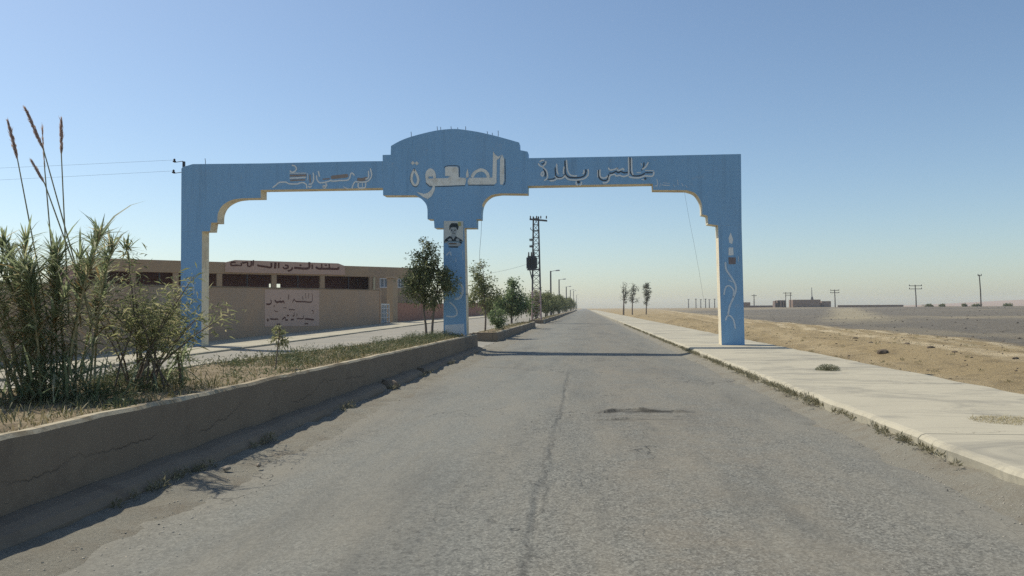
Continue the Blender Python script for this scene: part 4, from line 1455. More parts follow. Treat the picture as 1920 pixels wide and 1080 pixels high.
# transformer on two struts
t0, t1 = PY(988.5, 505, TY - 0.2), PY(1005.5, 480, TY - 0.2)
mb = MB()
mb.box(((t0.x + t1.x) / 2, TY - 0.1, (t0.z + t1.z) / 2), (t1.x - t0.x - 0.12, 0.75, t1.z - t0.z))
for i in range(6):
    mb.box(((t0.x + t1.x) / 2, TY - 0.1 - 0.3 + i * 0.12, (t0.z + t1.z) / 2 - 0.03), (t1.x - t0.x + 0.12, 0.035, (t1.z - t0.z) * 0.82))
for i in range(5):
    mb.box((t0.x + 0.12 + i * (t1.x - t0.x - 0.24) / 4, TY - 0.1, (t0.z + t1.z) / 2 - 0.03), (0.035, 1.0, (t1.z - t0.z) * 0.82))
tr = adopt(mb.build('transformer', M_TRAFO), tw)
for i in range(3):
    px_ = t0.x + 0.15 + i * 0.26
    mb = MB()
    mb.tube([(px_, TY - 0.1, t1.z), (px_, TY - 0.1, t1.z + 0.12), (px_, TY - 0.1, t1.z + 0.2), (px_, TY - 0.1, t1.z + 0.3), (px_, TY - 0.1, t1.z + 0.42)], [0.05, 0.08, 0.05, 0.07, 0.02], 8)
    o = mb.build('bushing', M_PORC)
    o.parent = tr
mb = MB()
mb.box(((t0.x + TX + 0.3) / 2, TY - 0.1, t0.z - 0.045), (TX + 0.3 - t0.x, 0.8, 0.08))
adopt(mb.build('platform', M_STEEL), tw)
pz = PY(1000, 527, TY).z
for sy_ in (-0.4, 0.25):
    mb = MB()
    mb.bar((t0.x + 0.25, TY + sy_, t0.z - 0.09), (TX - tw_c(pz), TY + sy_, pz), 0.07)
    adopt(mb.build('strut', M_STEEL), tw)
# fuse set and arm
mb = MB()
pf0, pf1 = PY(993, 450, TY), PY(1001, 462, TY)
for dz in (pf0.z, pf1.z):
    mb.box(((pf0.x + pf1.x) / 2, TY - 0.1, dz), (0.42, 0.5, 0.09))
    for i in range(3):
        mb.tube([(pf0.x + 0.06 + 0.15 * i, TY - 0.2, dz - 0.14), (pf0.x + 0.06 + 0.15 * i, TY - 0.2, dz), (pf0.x + 0.06 + 0.15 * i, TY - 0.2, dz + 0.14)], [0.035, 0.06, 0.035], 6)
mb.bar((pf1.x - 0.05, TY, pf1.z), (TX - 0.2, TY, pf1.z), 0.05)
mb.bar((pf1.x - 0.05, TY, pf0.z), (TX - 0.2, TY, pf0.z), 0.05)
adopt(mb.build('fuse_set', M_TRAFO), tw)
mb = MB()
pc = PY(996, 430, TY)
mb.tube([(TX + 0.2, TY - 0.3, pc.z - 0.15), (TX - 0.2, TY - 0.3, pc.z - 0.15), (pc.x + 0.1, TY - 0.3, pc.z - 0.12), (pc.x - 0.05, TY - 0.3, pc.z), (pc.x, TY - 0.3, pc.z + 0.15)], 0.035, 6)
adopt(mb.build('curved_arm', M_STEEL), tw)
mb = MB()
mb.box((TX, TY, TZ0 - 0.2), (1.5, 1.4, 0.45))
adopt(mb.build('plinth', M_CONC, bevel=0.03), tw)
wire([(t0.x, TY - 0.1, t0.z + 0.5), (-17.0, 72.9, ZR - 0.6)], 0.012, 'sagging cable from the transformer to the long building', sag=0.7, name='service_cable')

# ------------------------------------------------------------------ street lamps along the farthest planter
lamps = [(1033.0, 508), (1048.6, 524), (1062, 537.5), (1069.5, 543.5), (1075.5, 545), (1081, 553)]
ords = ['first', 'second', 'third', 'fourth', 'fifth', 'sixth']
for i, (px, py) in enumerate(lamps):
    X = -5.0
    Yl = X * F / (px - 1095)
    h = PY(px, py, Yl).z
    t = thing('street_lamp', (X, Yl, 0.3), '%s street lamp from the lattice tower, single arm over the road' % ords[i], 'street lamp', 'street lamps along the farthest planter')
    mb = MB()
    mb.tube([(X, Yl, 0.2), (X, Yl, 2.0), (X, Yl, h)], [0.15, 0.13, 0.11] if i < 2 else [0.17, 0.15, 0.13], 8)
    adopt(mb.build('pole', M_STEEL), t)
    mb = MB()
    mb.tube([(X, Yl, h - 0.12), (X + 0.45, Yl, h + 0.02), (X + 0.8, Yl, h + 0.05)], 0.045, 6)
    adopt(mb.build('arm', M_LAMPHEAD), t)
    mb = MB()
    mb.tube([(X + 0.72, Yl, h + 0.05), (X + 0.85, Yl, h + 0.06), (X + 1.25, Yl, h + 0.08), (X + 1.4, Yl, h + 0.07)], [0.05, 0.1, 0.11, 0.04], 8)
    adopt(mb.build('lamp_head', M_LAMPHEAD), t)

# ------------------------------------------------------------------ foliage helpers (numpy)


def unit(a):
    return a / np.maximum(np.linalg.norm(a, axis=1, keepdims=True), 1e-9)


def leaf_mesh(base, dirs, L, W, droop=0.25, fold=0.25):
    """kite leaves: base (n,3), unit dirs, lengths, widths -> V, F"""
    n = len(base)
    L = np.broadcast_to(L, n)[:, None]
    W = np.broadcast_to(W, n)[:, None]
    rnd = unit(RNG.normal(size=(n, 3)))
    side = unit(np.cross(dirs, rnd))
    nrm = np.cross(side, dirs)
    mid = base + dirs * L * 0.45
    tip = base + dirs * L + np.array([0, 0, -1.0]) * L * droop
    a = mid + side * W / 2 + nrm * W * fold * 0.5
    b = mid - side * W / 2 + nrm * W * fold * 0.5
    V = np.stack([base, a, tip, b], 1).reshape(-1, 3)
    i = np.arange(n)[:, None] * 4
    Fc = np.concatenate([i + np.array([[0, 1, 2]]), i + np.array([[0, 2, 3]])], 0)
    return V, Fc


def blade_mesh(base, dirs, L, W, droop):
    """long grass blades of three bent segments, droop towards the ground"""
    n = len(base)
    L = np.broadcast_to(L, n)[:, None]
    W = np.broadcast_to(W, n)[:, None]
    droop = np.broadcast_to(droop, n)[:, None]
    side = unit(np.cross(dirs, np.array([0, 0, 1.0]) + 0.15 * RNG.normal(size=(n, 3))))
    pts = []
    for t, wk in ((0, 0.7), (0.35, 1.0), (0.7, 0.65), (1.0, 0.0)):
        p = base + dirs * L * t + np.array([0, 0, -1.0]) * L * droop * t ** 2.2
        pts.append((p, wk))
    cols = []
    for p, wk in pts[:3]:
        cols += [p + side * W * wk / 2, p - side * W * wk / 2]
    cols.append(pts[3][0])
    V = np.stack(cols, 1).reshape(-1, 3)
    i = np.arange(n)[:, None] * 7
    Fc = np.concatenate([i + np.array([q]) for q in ((0, 1, 3), (0, 3, 2), (2, 3, 5), (2, 5, 4), (4, 5, 6))], 0)
    return V, Fc


def crown_pts(c, rad, nclump, per, spread, hollow=0.35):
    """leaf positions in clumps spread through an ellipsoid"""
    u = unit(RNG.normal(size=(nclump, 3))) * (hollow + (1 - hollow) * RNG.random((nclump, 1)) ** 0.6)
    cl = np.array(c) + u * np.array(rad)
    k = RNG.integers(int(per * 0.5), int(per * 1.5), nclump)
    P = np.repeat(cl, k, 0) + RNG.normal(size=(k.sum(), 3)) * spread * np.repeat(RNG.uniform(0.6, 1.3, nclump), k)[:, None]
    D = unit(RNG.normal(size=P.shape) * 0.9 + (P - np.array(c)) / np.array(rad) * 0.5 + np.array([0, 0, 0.15]))
    return P, D, cl


def make_tree(name, root, trunks, crowns, leafL, leafW, mat, twig=0.012, droop=0.3):
    """trunks: list of (points, radii). crowns: list of (centre, radii, nclump, per, spread); coordinates relative to root"""
    P, D, CL = [], [], []
    for cr_ in crowns:
        p, d, cl_ = crown_pts(*cr_)
        P.append(p)
        D.append(d)
        CL.append(cl_)
    P, D, CL = np.concatenate(P), np.concatenate(D), np.concatenate(CL)
    mb = MB()
    tp = []
    for pts, rad in trunks:
        mb.tube(pts, rad, 7)
        for a_, b_, r_ in zip(pts[:-1], pts[1:], rad):
            for t in (0.0, 0.5, 1.0):
                tp.append((Vector(a_).lerp(Vector(b_), t), r_))
    zmin = min(c_[0][2] - c_[1][2] for c_ in crowns)
    cand = [q for q in tp if q[0].z > zmin - 0.35] or tp
    for c_ in CL:
        c_ = Vector(c_)
        low = [q for q in cand if q[0].z < c_.z + 0.05] or cand
        q = min(low, key=lambda q: (q[0] - c_).length)
        midp = q[0].lerp(c_, 0.55) + Vector((random.uniform(-1, 1), random.uniform(-1, 1), random.uniform(-0.2, 0.8))) * 0.05
        mb.tube([q[0], midp, c_], [max(twig * 1.3, min(q[1] * 0.45, twig * 3)), twig, twig * 0.45], 4, cap=False)
    o1 = mb.build('trunk', M_BARK, root)
    n = len(P)
    V, Fc = leaf_mesh(P, D, leafL * RNG.uniform(0.6, 1.3, n), leafW * RNG.uniform(0.7, 1.3, n), droop)
    o2 = np_obj('crown', V, Fc, mat, root)
    return o1, o2


# ------------------------------------------------------------------ tree beside the middle pillar
zs = 0.535
tr1 = thing('small_tree', (-5.32, 26.2, zs), 'bushy twin trunked tree directly left of the middle arch pillar', 'tree')
make_tree('tree', tr1,
          [([(-0.08, 0, -0.05), (-0.10, 0, 0.4), (-0.18, 0.05, 0.85), (-0.15, 0.1, 1.4), (-0.1, 0.1, 2.2), (-0.05, 0.1, 3.1)], [0.045, 0.04, 0.035, 0.03, 0.022, 0.01]),
           ([(0.10, 0, -0.05), (0.14, 0, 0.5), (0.2, -0.03, 0.95), (0.3, -0.05, 1.5), (0.4, 0, 2.2)], [0.045, 0.04, 0.03, 0.025, 0.01])],
          [((0.05, 0, 1.75), (0.85, 0.75, 0.7), 64, 62, 0.13), ((-0.15, 0, 2.45), (0.55, 0.5, 0.6), 34, 52, 0.12), ((-0.12, 0.05, 3.05), (0.25, 0.25, 0.42), 12, 34, 0.10), ((0.62, -0.1, 1.9), (0.35, 0.35, 0.4), 14, 50, 0.11)],
          0.115, 0.042, M_TREE)

# tree just past the pillar
tr2 = thing('small_tree', (-4.95, 38.5, 0.35), 'thin leaved slender tree just right of the middle arch pillar', 'tree')
make_tree('tree', tr2,
          [([(0, 0, -0.05), (0.03, 0, 0.6), (0.0, 0.03, 1.2), (-0.05, 0, 2.2), (-0.1, 0, 3.2)], [0.05, 0.045, 0.04, 0.028, 0.01])],
          [((-0.05, 0, 1.75), (0.85, 0.75, 0.55), 34, 40, 0.13), ((-0.05, 0, 2.5), (0.7, 0.6, 0.55), 26, 30, 0.12), ((-0.25, 0, 3.1), (0.4, 0.4, 0.42), 12, 24, 0.11)],
          0.15, 0.055, M_TREE)
# low bush next to it
tr3 = thing('round_bush', (-4.55, 41.0, 0.35), 'low dense green bush in the second planter between two trees', 'bush')
make_tree('bush', tr3, [([(0, 0, -0.05), (0.02, 0, 0.3), (0, 0, 0.7)], [0.03, 0.025, 0.012])],
          [((0, 0, 0.62), (0.5, 0.45, 0.5), 36, 44, 0.10)], 0.13, 0.045, M_TREEG)
tr4 = thing('small_tree', (-5.35, 57.0, 0.35), 'broad green tree with a pointed top left of the lattice tower', 'tree')
make_tree('tree', tr4, [([(0, 0, -0.05), (0, 0, 0.7), (0.05, 0, 1.6), (0.1, 0, 2.9)], [0.08, 0.07, 0.05, 0.015])],
          [((0.1, 0, 1.45), (1.35, 1.1, 0.75), 60, 46, 0.2), ((0.1, 0, 2.15), (0.7, 0.6, 0.5), 22, 36, 0.16), ((0.12, 0, 2.95), (0.3, 0.3, 0.5), 12, 30, 0.12), ((-0.9, 0, 1.9), (0.3, 0.3, 0.3), 6, 30, 0.12)],
          0.21, 0.08, M_TREEG)
tr5 = thing('small_tree', (-7.2, 60.0, 0.25), 'green leaning tree on the service road side behind the low bush', 'tree')
make_tree('tree', tr5, [([(0, 0, -0.05), (0.1, 0, 0.7), (0.2, 0, 1.5), (0.2, 0, 2.3)], [0.07, 0.06, 0.04, 0.015])],
          [((0.1, 0, 1.5), (1.0, 0.9, 0.75), 36, 40, 0.18)], 0.2, 0.075, M_TREE)

# row of trees on the farthest planter: a few shapes, each tree its own object
vars_ = []
for i in range(4):
    r_ = empty('roadside_tree', (0, 0, 0))
    make_tree('tree', r_, [([(0, 0, -0.1), (0.05, 0, 0.8), (0.0, 0.05, 1.8), (0.1, 0, 2.7)], [0.09, 0.08, 0.05, 0.02])],
              [((0.0, 0, 1.5 + 0.1 * i), (1.1 + 0.15 * i, 1.2, 0.85), 40, 36, 0.22), ((0.15, 0, 2.3 + 0.15 * i), (0.6, 0.6, 0.55), 16, 30, 0.18)], 0.26, 0.10, M_TREE)
    vars_.append(r_)
row = [(-5.0, 80, 0.95), (-5.3, 88, 1.1), (-4.8, 97, 1.0), (-5.1, 107, 1.05), (-5.0, 119, 1.15), (-5.2, 132, 1.1), (-4.9, 146, 1.2), (-5.1, 163, 1.2), (-5.0, 184, 1.25), (-5.1, 208, 1.3), (-5.0, 238, 1.4), (-5.0, 275, 1.5), (-5.0, 320, 1.6)]
first = {0: 'dark green tree nearest beyond the lattice tower on the far planter', 1: 'second dark tree beyond the lattice tower, before the first street lamp'}
for i, (x, y_, s_c) in enumerate(row):
    r_ = vars_[i] if i < 4 else copy_tree(vars_[i % 4])
    r_.location = (x, y_, 0.33)
    r_.scale = (s_c, s_c, s_c * 0.95)
    r_.rotation_euler = (0, 0, i * 1.9)
    tag(r_, first.get(i, 'dark green tree in the receding row under the street lamps'), 'tree', 'trees of the receding row under the lamps')

# three thin trees on the right, far off
for px, hh, lab, sd in ((1169, 7.6, 'thin half bare tree, nearest the road of the three on the right', 0), (1185.5, 7.4, 'forked sparse tree between its two neighbours beyond the right pavement', 1), (1211.5, 7.7, 'fullest of the three distant trees right of the road', 2)):
    Yt = 186.0
    X = PY(px, 585, Yt).x
    gz = float(zground(X, Yt))
    t = thing('roadside_tree', (X, Yt, gz), lab, 'tree')
    cz = hh
    if sd == 0:
        cr_ = [((0.5, 0, 5.6), (0.45, 0.5, 1.5), 20, 26, 0.22), ((0.0, 0, 6.4), (0.25, 0.3, 1.3), 9, 14, 0.2), ((-0.35, 0, 4.0), (0.3, 0.3, 0.8), 6, 16, 0.2), ((0.5, 0, 3.6), (0.3, 0.3, 0.9), 9, 22, 0.2)]
        tk = [([(0, 0, -0.1), (0.05, 0, 1.6), (0.1, 0, 3.5), (0.0, 0, 5.5), (0, 0, 7.4)], [0.22, 0.19, 0.13, 0.09, 0.03]), ([(0.08, 0, 2.6), (0.4, 0, 4.2), (0.6, 0, 6.5)], [0.09, 0.07, 0.03])]
    elif sd == 1:
        cr_ = [((0.1, 0, 4.9), (0.5, 0.5, 1.1), 20, 26, 0.22), ((0.75, 0, 6.2), (0.6, 0.5, 0.8), 15, 22, 0.22), ((-0.2, 0, 3.3), (0.35, 0.3, 0.5), 8, 22, 0.2), ((0.9, 0, 3.6), (0.4, 0.3, 0.6), 7, 16, 0.2), ((0.2, 0, 6.8), (0.25, 0.3, 0.6), 6, 16, 0.2)]
        tk = [([(0, 0, -0.1), (0.0, 0, 1.6), (0.1, 0, 3.5), (0.3, 0, 5.5), (0.4, 0, 7.0)], [0.16, 0.14, 0.11, 0.08, 0.03]), ([(0.05, 0, 2.8), (0.5, 0, 4.4), (1.0, 0, 6.6)], [0.08, 0.06, 0.02])]
    else:
        cr_ = [((0.15, 0, 6.2), (0.75, 0.7, 1.1), 34, 34, 0.24), ((0.35, 0, 4.6), (0.55, 0.6, 0.9), 26, 32, 0.24), ((0.1, 0, 3.1), (0.4, 0.4, 0.7), 12, 28, 0.22), ((1.0, 0, 5.4), (0.2, 0.2, 0.4), 4, 20, 0.15)]
        tk = [([(0, 0, -0.1), (0.05, 0, 1.6), (0.15, 0, 3.5), (0.25, 0, 5.5), (0.2, 0, 7.0)], [0.15, 0.13, 0.11, 0.08, 0.03])]
    cr_ = [(c_[0], tuple(v * 1.15 for v in c_[1]), int(c_[2] * 0.95), c_[3] * 0.62, c_[4] * 1.0) for c_ in cr_]
    make_tree('tree', t, tk, cr_, 0.30, 0.12, M_EUCA, 0.03)

# ------------------------------------------------------------------ tall reed clump in the near planter
reed = thing('reed_clump', (-5.62, 7.65, 0.595), 'tall clump of giant reeds with brown plumes at the left edge of the planter', 'reeds')
blade_vars = []
for i in range(6):
    L = 0.34 + 0.07 * i
    V, Fc = blade_mesh(np.zeros((1, 3)), np.array([[0.0, 0.94, 0.34]]), L, 0.026, [0.10 + 0.08 * i])
    o = np_obj('leaf', V, Fc, M_DRYLEAF if i == 5 else M_CANE)
    me_ = o.data
    bpy.data.objects.remove(o)
    blade_vars.append(me_)
stems = []
for i in range(30):
    bx, by = random.gauss(0, 0.26), random.gauss(0, 0.26)
    h = random.uniform(1.15, 1.75)
    lx, ly = bx * 0.9 + random.uniform(-0.3, 0.3), by * 0.6 + random.uniform(-0.18, 0.18)
    if i < 5:                                      # a few lean far to the right, a few to the left
        lx += 0.28
        h *= 0.80
    elif i < 10:
        lx -= 0.5
    pts = [(bx, by, -0.03), (bx + lx * 0.2, by + ly * 0.2, h * 0.35), (bx + lx * 0.55, by + ly * 0.55, h * 0.7), (bx + lx, by + ly, h)]
    mb = MB()
    mb.tube(pts, [0.012, 0.011, 0.009, 0.004], 5)
    mb.build('stem', M_CANESTEM, reed)
    stems.append(pts)
for i in range(285):
    pts = random.choice(stems)
    t = 0.30 + 0.70 * random.random() ** 0.75
    u = t * 3
    k = min(int(u), 2)
    p = Vector(pts[k]).lerp(Vector(pts[k + 1]), u - k)
    o = bpy.data.objects.new('leaf', blade_vars[5 if (random.random() < 0.22 and t < 0.75) else random.randrange(5)])
    COL.objects.link(o)
    o.parent = reed
    o.location = p
    tilt = random.uniform(-0.1, 0.95) if t > 0.6 else random.uniform(-0.5, 0.6)
    o.rotation_euler = (tilt, 0, random.uniform(0, 6.283))
    sc_ = random.uniform(0.75, 1.25)
    o.scale = (sc_, sc_, sc_)
# the mass of smaller leaves that cannot be told apart
NB = 4700
si = RNG.integers(0, len(stems), NB)
tt = 0.16 + 0.84 * RNG.random(NB) ** 0.55
S = np.array(stems)
u = tt * 3
kk = np.minimum(u.astype(int), 2)
f = (u - kk)[:, None]
base = S[si, kk] * (1 - f) + S[si, kk + 1] * f
az = RNG.random(NB) * 6.283
el = np.where(tt > 0.6, RNG.uniform(0.0, 1.35, NB), RNG.uniform(-0.5, 0.9, NB))
D = np.stack([np.cos(az) * np.cos(el), np.sin(az) * np.cos(el), np.sin(el)], -1)
dry = (RNG.random(NB) < 0.26) & (tt < 0.72)
for nm_, sel, mt in (('foliage', ~dry, M_CANE), ('dry_foliage', dry, M_DRYLEAF)):
    n = sel.sum()
    V, Fc = blade_mesh(base[sel], D[sel], RNG.uniform(0.12, 0.34, n), RNG.uniform(0.011, 0.022, n), RNG.uniform(0.0, 0.4, n))
    tag(np_obj(nm_, V, Fc, mt, reed), kind='stuff')


# plumes
def plume(px0, py0, pxm, pym, pxt, pyt, Yp, fat):
    a = PY(px0, py0, Yp) - reed.location
    m_ = PY(pxm, pym, Yp) - reed.location
    t = PY(pxt, pyt, Yp) - reed.location
    root = a + (a - m_).normalized() * 1.2
    root.z = max(root.z, 0.3)
    mb = MB()
    mb.tube([root, a, m_, m_.lerp(t, 0.5), t], [0.008, 0.007, 0.006, 0.004, 0.001], 5)
    st = mb.build('plume_stalk', M_CANESTEM, reed)
    n = int(520 * fat)
    s = RNG.random(n)
    axis = np.array(t - m_)
    b = np.array(m_) + axis * s[:, None]
    w_ = 0.022 * fat * np.sin(np.clip(s * 0.9 + 0.1, 0, 1) * np.pi) ** 0.8
    b = b + RNG.normal(size=(n, 3)) * w_[:, None] * 0.35
    d = unit(unit(axis[None, :]) * 1.0 + RNG.normal(size=(n, 3)) * 0.11)
    V, Fc = leaf_mesh(b, d, RNG.uniform(0.04, 0.09, n), 0.007, 0.1)
    pl = np_obj('plume', V, Fc, M_PLUME, reed)
    return pl


plume(52, 400, 33, 300, 16, 232, 7.75, 1.0)
plume(116, 405, 82, 282, 50, 208, 7.65, 1.05)
plume(120, 400, 115, 290, 115, 228, 7.85, 0.9)
plume(102, 395, 84, 345, 62, 306, 7.55, 0.6)
plume(90, 390, 84, 320, 79, 236, 7.9, 0.18)

# ------------------------------------------------------------------ blade-leaved clump at the foot of the reeds
yu = thing('blade_plant', (-5.4, 7.3, 0.595), 'low grey green clump of stiff blades at the foot of the reeds', 'plant')
for i in range(84):
    L = random.uniform(0.3, 0.7)
    o = bpy.data.objects.new('leaf', blade_vars[random.randrange(4)])
    COL.objects.link(o)
    o.parent = yu
    o.location = (random.gauss(0, 0.30), random.gauss(0, 0.2), random.uniform(-0.02, 0.25))
    o.rotation_euler = (random.uniform(0.0, 1.1), 0, random.uniform(0, 6.283))
    s = L / 0.5
    o.scale = (s * 0.9, s, s)
NB = 420
base = np.stack([RNG.normal(0, 0.36, NB), RNG.normal(0, 0.22, NB), RNG.uniform(-0.02, 0.40, NB)], -1)
az = RNG.random(NB) * 6.283
el = RNG.uniform(-0.2, 1.2, NB)
D = np.stack([np.cos(az) * np.cos(el), np.sin(az) * np.cos(el), np.sin(el)], -1)
V, Fc = blade_mesh(base, D, RNG.uniform(0.15, 0.42, NB), RNG.uniform(0.012, 0.024, NB), RNG.uniform(0.1, 0.5, NB))
tag(np_obj('foliage', V, Fc, M_YUCCA, yu), kind='stuff')

# ------------------------------------------------------------------ oleander-like shrub between reeds and arch
ol = thing('tall_shrub', (-5.08, 8.55, 0.59), 'loose olive green shrub with many thin stems between the reeds and the left pillar', 'shrub')
tips = []
for i in range(22):
    bx, by = random.gauss(0.0, 0.14), random.gauss(0, 0.14)
    h = random.uniform(0.75, 1.32)
    dx, dy = random.gauss(0, 0.36), random.gauss(0, 0.30)
    if i == 0:
        dx, h = -0.02, 1.62
    pts = [(bx, by, -0.03), (bx + dx * 0.25, by + dy * 0.25, h * 0.35), (bx + dx * 0.6, by + dy * 0.6, h * 0.7), (bx + dx, by + dy, h)]
    mb = MB()
    mb.tube(pts, [0.013, 0.011, 0.008, 0.003], 5)
    mb.build('stem', M_BARK, ol)
    tips.append(pts)
NB = 2700
S = np.array(tips)
si = RNG.integers(0, len(tips), NB)
tt = 0.36 + 0.64 * RNG.random(NB) ** 0.6
u = tt * 3
kk = np.minimum(u.astype(int), 2)
f = (u - kk)[:, None]
base = S[si, kk] * (1 - f) + S[si, kk + 1] * f + RNG.normal(size=(NB, 3)) * np.array([0.11, 0.11, 0.08])
# the tallest shoot keeps a bare stalk with a tuft
az = RNG.random(NB) * 6.283
el = RNG.uniform(-0.3, 1.3, NB)
D = np.stack([np.cos(az) * np.cos(el), np.sin(az) * np.cos(el), np.sin(el)], -1)
V, Fc = leaf_mesh(base, D, RNG.uniform(0.06, 0.15, NB), RNG.uniform(0.009, 0.019, NB), 0.2)
np_obj('foliage', V, Fc, M_OLEAN, ol)
top = np.array(tips[0][-1])
V, Fc = blade_mesh(np.tile(top, (46, 1)) + RNG.normal(size=(46, 3)) * 0.02, unit(RNG.normal(size=(46, 3)) + np.array([0, 0, 0.9])), RNG.uniform(0.12, 0.26, 46), 0.018, 0.2)
np_obj('shoot_tuft', V, Fc, M_CANE, ol)
# drooping dark green tuft on its right
dt = thing('drooping_plant', (-4.85, 8.95, 0.59), 'dark green tuft with drooping blades at the right foot of the olive shrub', 'plant')
for i in range(46):
    o = bpy.data.objects.new('leaf', blade_vars[random.choice((2, 3, 4))])
    COL.objects.link(o)
    o.parent = dt
    o.location = (random.gauss(-0.05, 0.06), random.gauss(0, 0.06), random.uniform(0.22, 0.45))
    o.rotation_euler = (random.uniform(-0.9, 0.9), 0, random.uniform(0, 6.283))
    s = random.uniform(0.6, 1.0)
    o.scale = (s, s, s)
mb = MB()
mb.tube([(0, 0, -0.03), (-0.02, 0, 0.2), (-0.05, 0, 0.4)], [0.022, 0.018, 0.012], 6)
mb.build('stem', M_BARK, dt)

# ------------------------------------------------------------------ sapling in the near planter
sp = thing('sapling', (-4.72, 11.5, 0.58), 'knee high green sapling alone in the near planter below the notice', 'sapling')
make_tree('sapling', sp, [([(0, 0, -0.03), (0.01, 0, 0.12), (0.03, 0.01, 0.34), (0.07, 0, 0.64)], [0.012, 0.011, 0.009, 0.004])],
          [((0.06, 0, 0.49), (0.11, 0.10, 0.15), 15, 20, 0.03)], 0.065, 0.02, M_OLEAN, 0.004)

# ------------------------------------------------------------------ weeds and grass


def soilz(X, Y):
    return 0.605 - 0.0030 * np.maximum(0, Y - 5)


NG = 24000
Y = 2.5 + 24.8 * RNG.random(NG) ** 1.5
wb = (-6.7 + (Y - 6) * 0.07)
X = -4.12 + (wb + 4.12) * RNG.random(NG)
dens = fbm(X, Y, 1.3, 3, 61)
keep = dens > RNG.uniform(-0.75, 0.55, NG)
X, Y = X[keep], Y[keep]
n = len(X)
base = np.stack([X, Y, soilz(X, Y) - 0.015], -1)
az = RNG.random(n) * 6.283
el = RNG.uniform(0.5, 1.5, n)
D = np.stack([np.cos(az) * np.cos(el), np.sin(az) * np.cos(el), np.sin(el)], -1)
V, Fc = blade_mesh(base, D, RNG.uniform(0.06, 0.22, n) * (0.6 + 0.6 * RNG.random(n)), RNG.uniform(0.005, 0.010, n) * (1 + Y / 30), RNG.uniform(0.1, 0.6, n))
tag(np_obj('dry_grass', V, Fc, M_GRASS), 'thin dry grass growing on the near planter', kind='stuff')

# low weeds in patches on the planter
wp_ = []
for i in range(110):
    yy = random.uniform(6.5, 26.3)
    xb_ = -6.6 + (yy - 6) * 0.07
    xx = random.uniform(xb_ + 0.2, -4.1)
    wp_.append((xx, yy, random.uniform(0.08, 0.30)))
for i in range(26):
    wp_.append((random.uniform(-5.9, -4.9), random.uniform(7.0, 9.6), random.uniform(0.12, 0.3)))
for i in range(24):
    wp_.append((random.uniform(-5.3, -4.4), random.uniform(22.5, 26.0), random.uniform(0.15, 0.34)))
P, D = [], []
for xx, yy, r in wp_:
    k = int(60 + 380 * r)
    a = unit(RNG.normal(size=(k, 3)) * np.array([1, 1, 0.8])) * RNG.random((k, 1)) ** 0.5
    a[:, 2] = np.abs(a[:, 2]) * 0.9
    P.append(np.array([xx, yy, soilz(0, yy)]) + a * np.array([r * 1.2, r * 1.2, r]))
    D.append(unit(a + RNG.normal(size=(k, 3)) * 0.5 + np.array([0, 0, 0.3])))
P, D = np.concatenate(P), np.concatenate(D)
V, Fc = leaf_mesh(P, D, RNG.uniform(0.035, 0.085, len(P)), RNG.uniform(0.008, 0.018, len(P)), 0.15)
tag(np_obj('weeds', V, Fc, M_WEED), 'low green and straw weeds scattered over the near planter', kind='stuff')

# second and third planter undergrowth
n = 5000
Y = np.concatenate([RNG.uniform(34.8, 61, n // 2), RNG.uniform(73, 130, n // 2)])
X = RNG.uniform(-4.95, -4.0, n)
keep = fbm(X, Y, 2.0, 2, 71) > RNG.uniform(-0.6, 0.7, n)
X, Y = X[keep], Y[keep]
n = len(X)
base = np.stack([X, Y, np.full(n, 0.35)], -1)
az = RNG.random(n) * 6.283
el = RNG.uniform(0.4, 1.5, n)
D = np.stack([np.cos(az) * np.cos(el), np.sin(az) * np.cos(el), np.sin(el)], -1)
V, Fc = blade_mesh(base, D, RNG.uniform(0.08, 0.3, n), RNG.uniform(0.015, 0.03, n), RNG.uniform(0.1, 0.6, n))
tag(np_obj('planter_grass', V, Fc, M_GRASS), 'dry grass on the farther planters', kind='stuff')

# weeds along the right kerb
P, D = [], []
for i in range(900):
    yy = 4.5 + 60 * random.random() ** 1.35
    if mnoise.noise(Vector((0, yy * 0.55, 9))) < (-0.1 if yy < 11 else -0.3):
        continue
    if yy < 11.5 and random.random() < 0.72:
        continue
    r = random.uniform(0.02, 0.06) * (1.2 if 12 < yy < 26 else 0.75)
    xx = 3.355 + random.gauss(0, 0.04)
    k = int(18 + 300 * r)
    a = unit(RNG.normal(size=(k, 3))) * RNG.random((k, 1)) ** 0.5
    a[:, 2] = np.abs(a[:, 2])
    P.append(np.array([xx, yy, 0.07]) + a * np.array([r * 1.1, r * 1.4, r * 1.5]))
    D.append(unit(a + RNG.normal(size=(k, 3)) * 0.5 + np.array([0, 0, 0.5])))
for i in range(40):
    yy = random.choice((6.1, 6.6, 8.4, 11.2, 14.3, 17.4, 20.5)) + random.gauss(0, 0.25)
    r = random.uniform(0.03, 0.085)
    xx = -3.57 + abs(random.gauss(0, 0.03))
    k = int(18 + 260 * r)
    a = unit(RNG.normal(size=(k, 3))) * RNG.random((k, 1)) ** 0.5
    a[:, 2] = np.abs(a[:, 2])
    P.append(np.array([xx, yy, 0.0]) + a * np.array([r * 0.9, r * 1.3, r * 1.4]))
    D.append(unit(a + RNG.normal(size=(k, 3)) * 0.5 + np.array([0, 0, 0.5])))
P, D = np.concatenate(P), np.concatenate(D)
V, Fc = leaf_mesh(P, D, RNG.uniform(0.03, 0.075, len(P)), RNG.uniform(0.006, 0.014, len(P)), 0.1)
tag(np_obj('kerb_weeds', V, Fc, M_KWEED), 'dusty weeds in the joints along both road edges', kind='stuff')

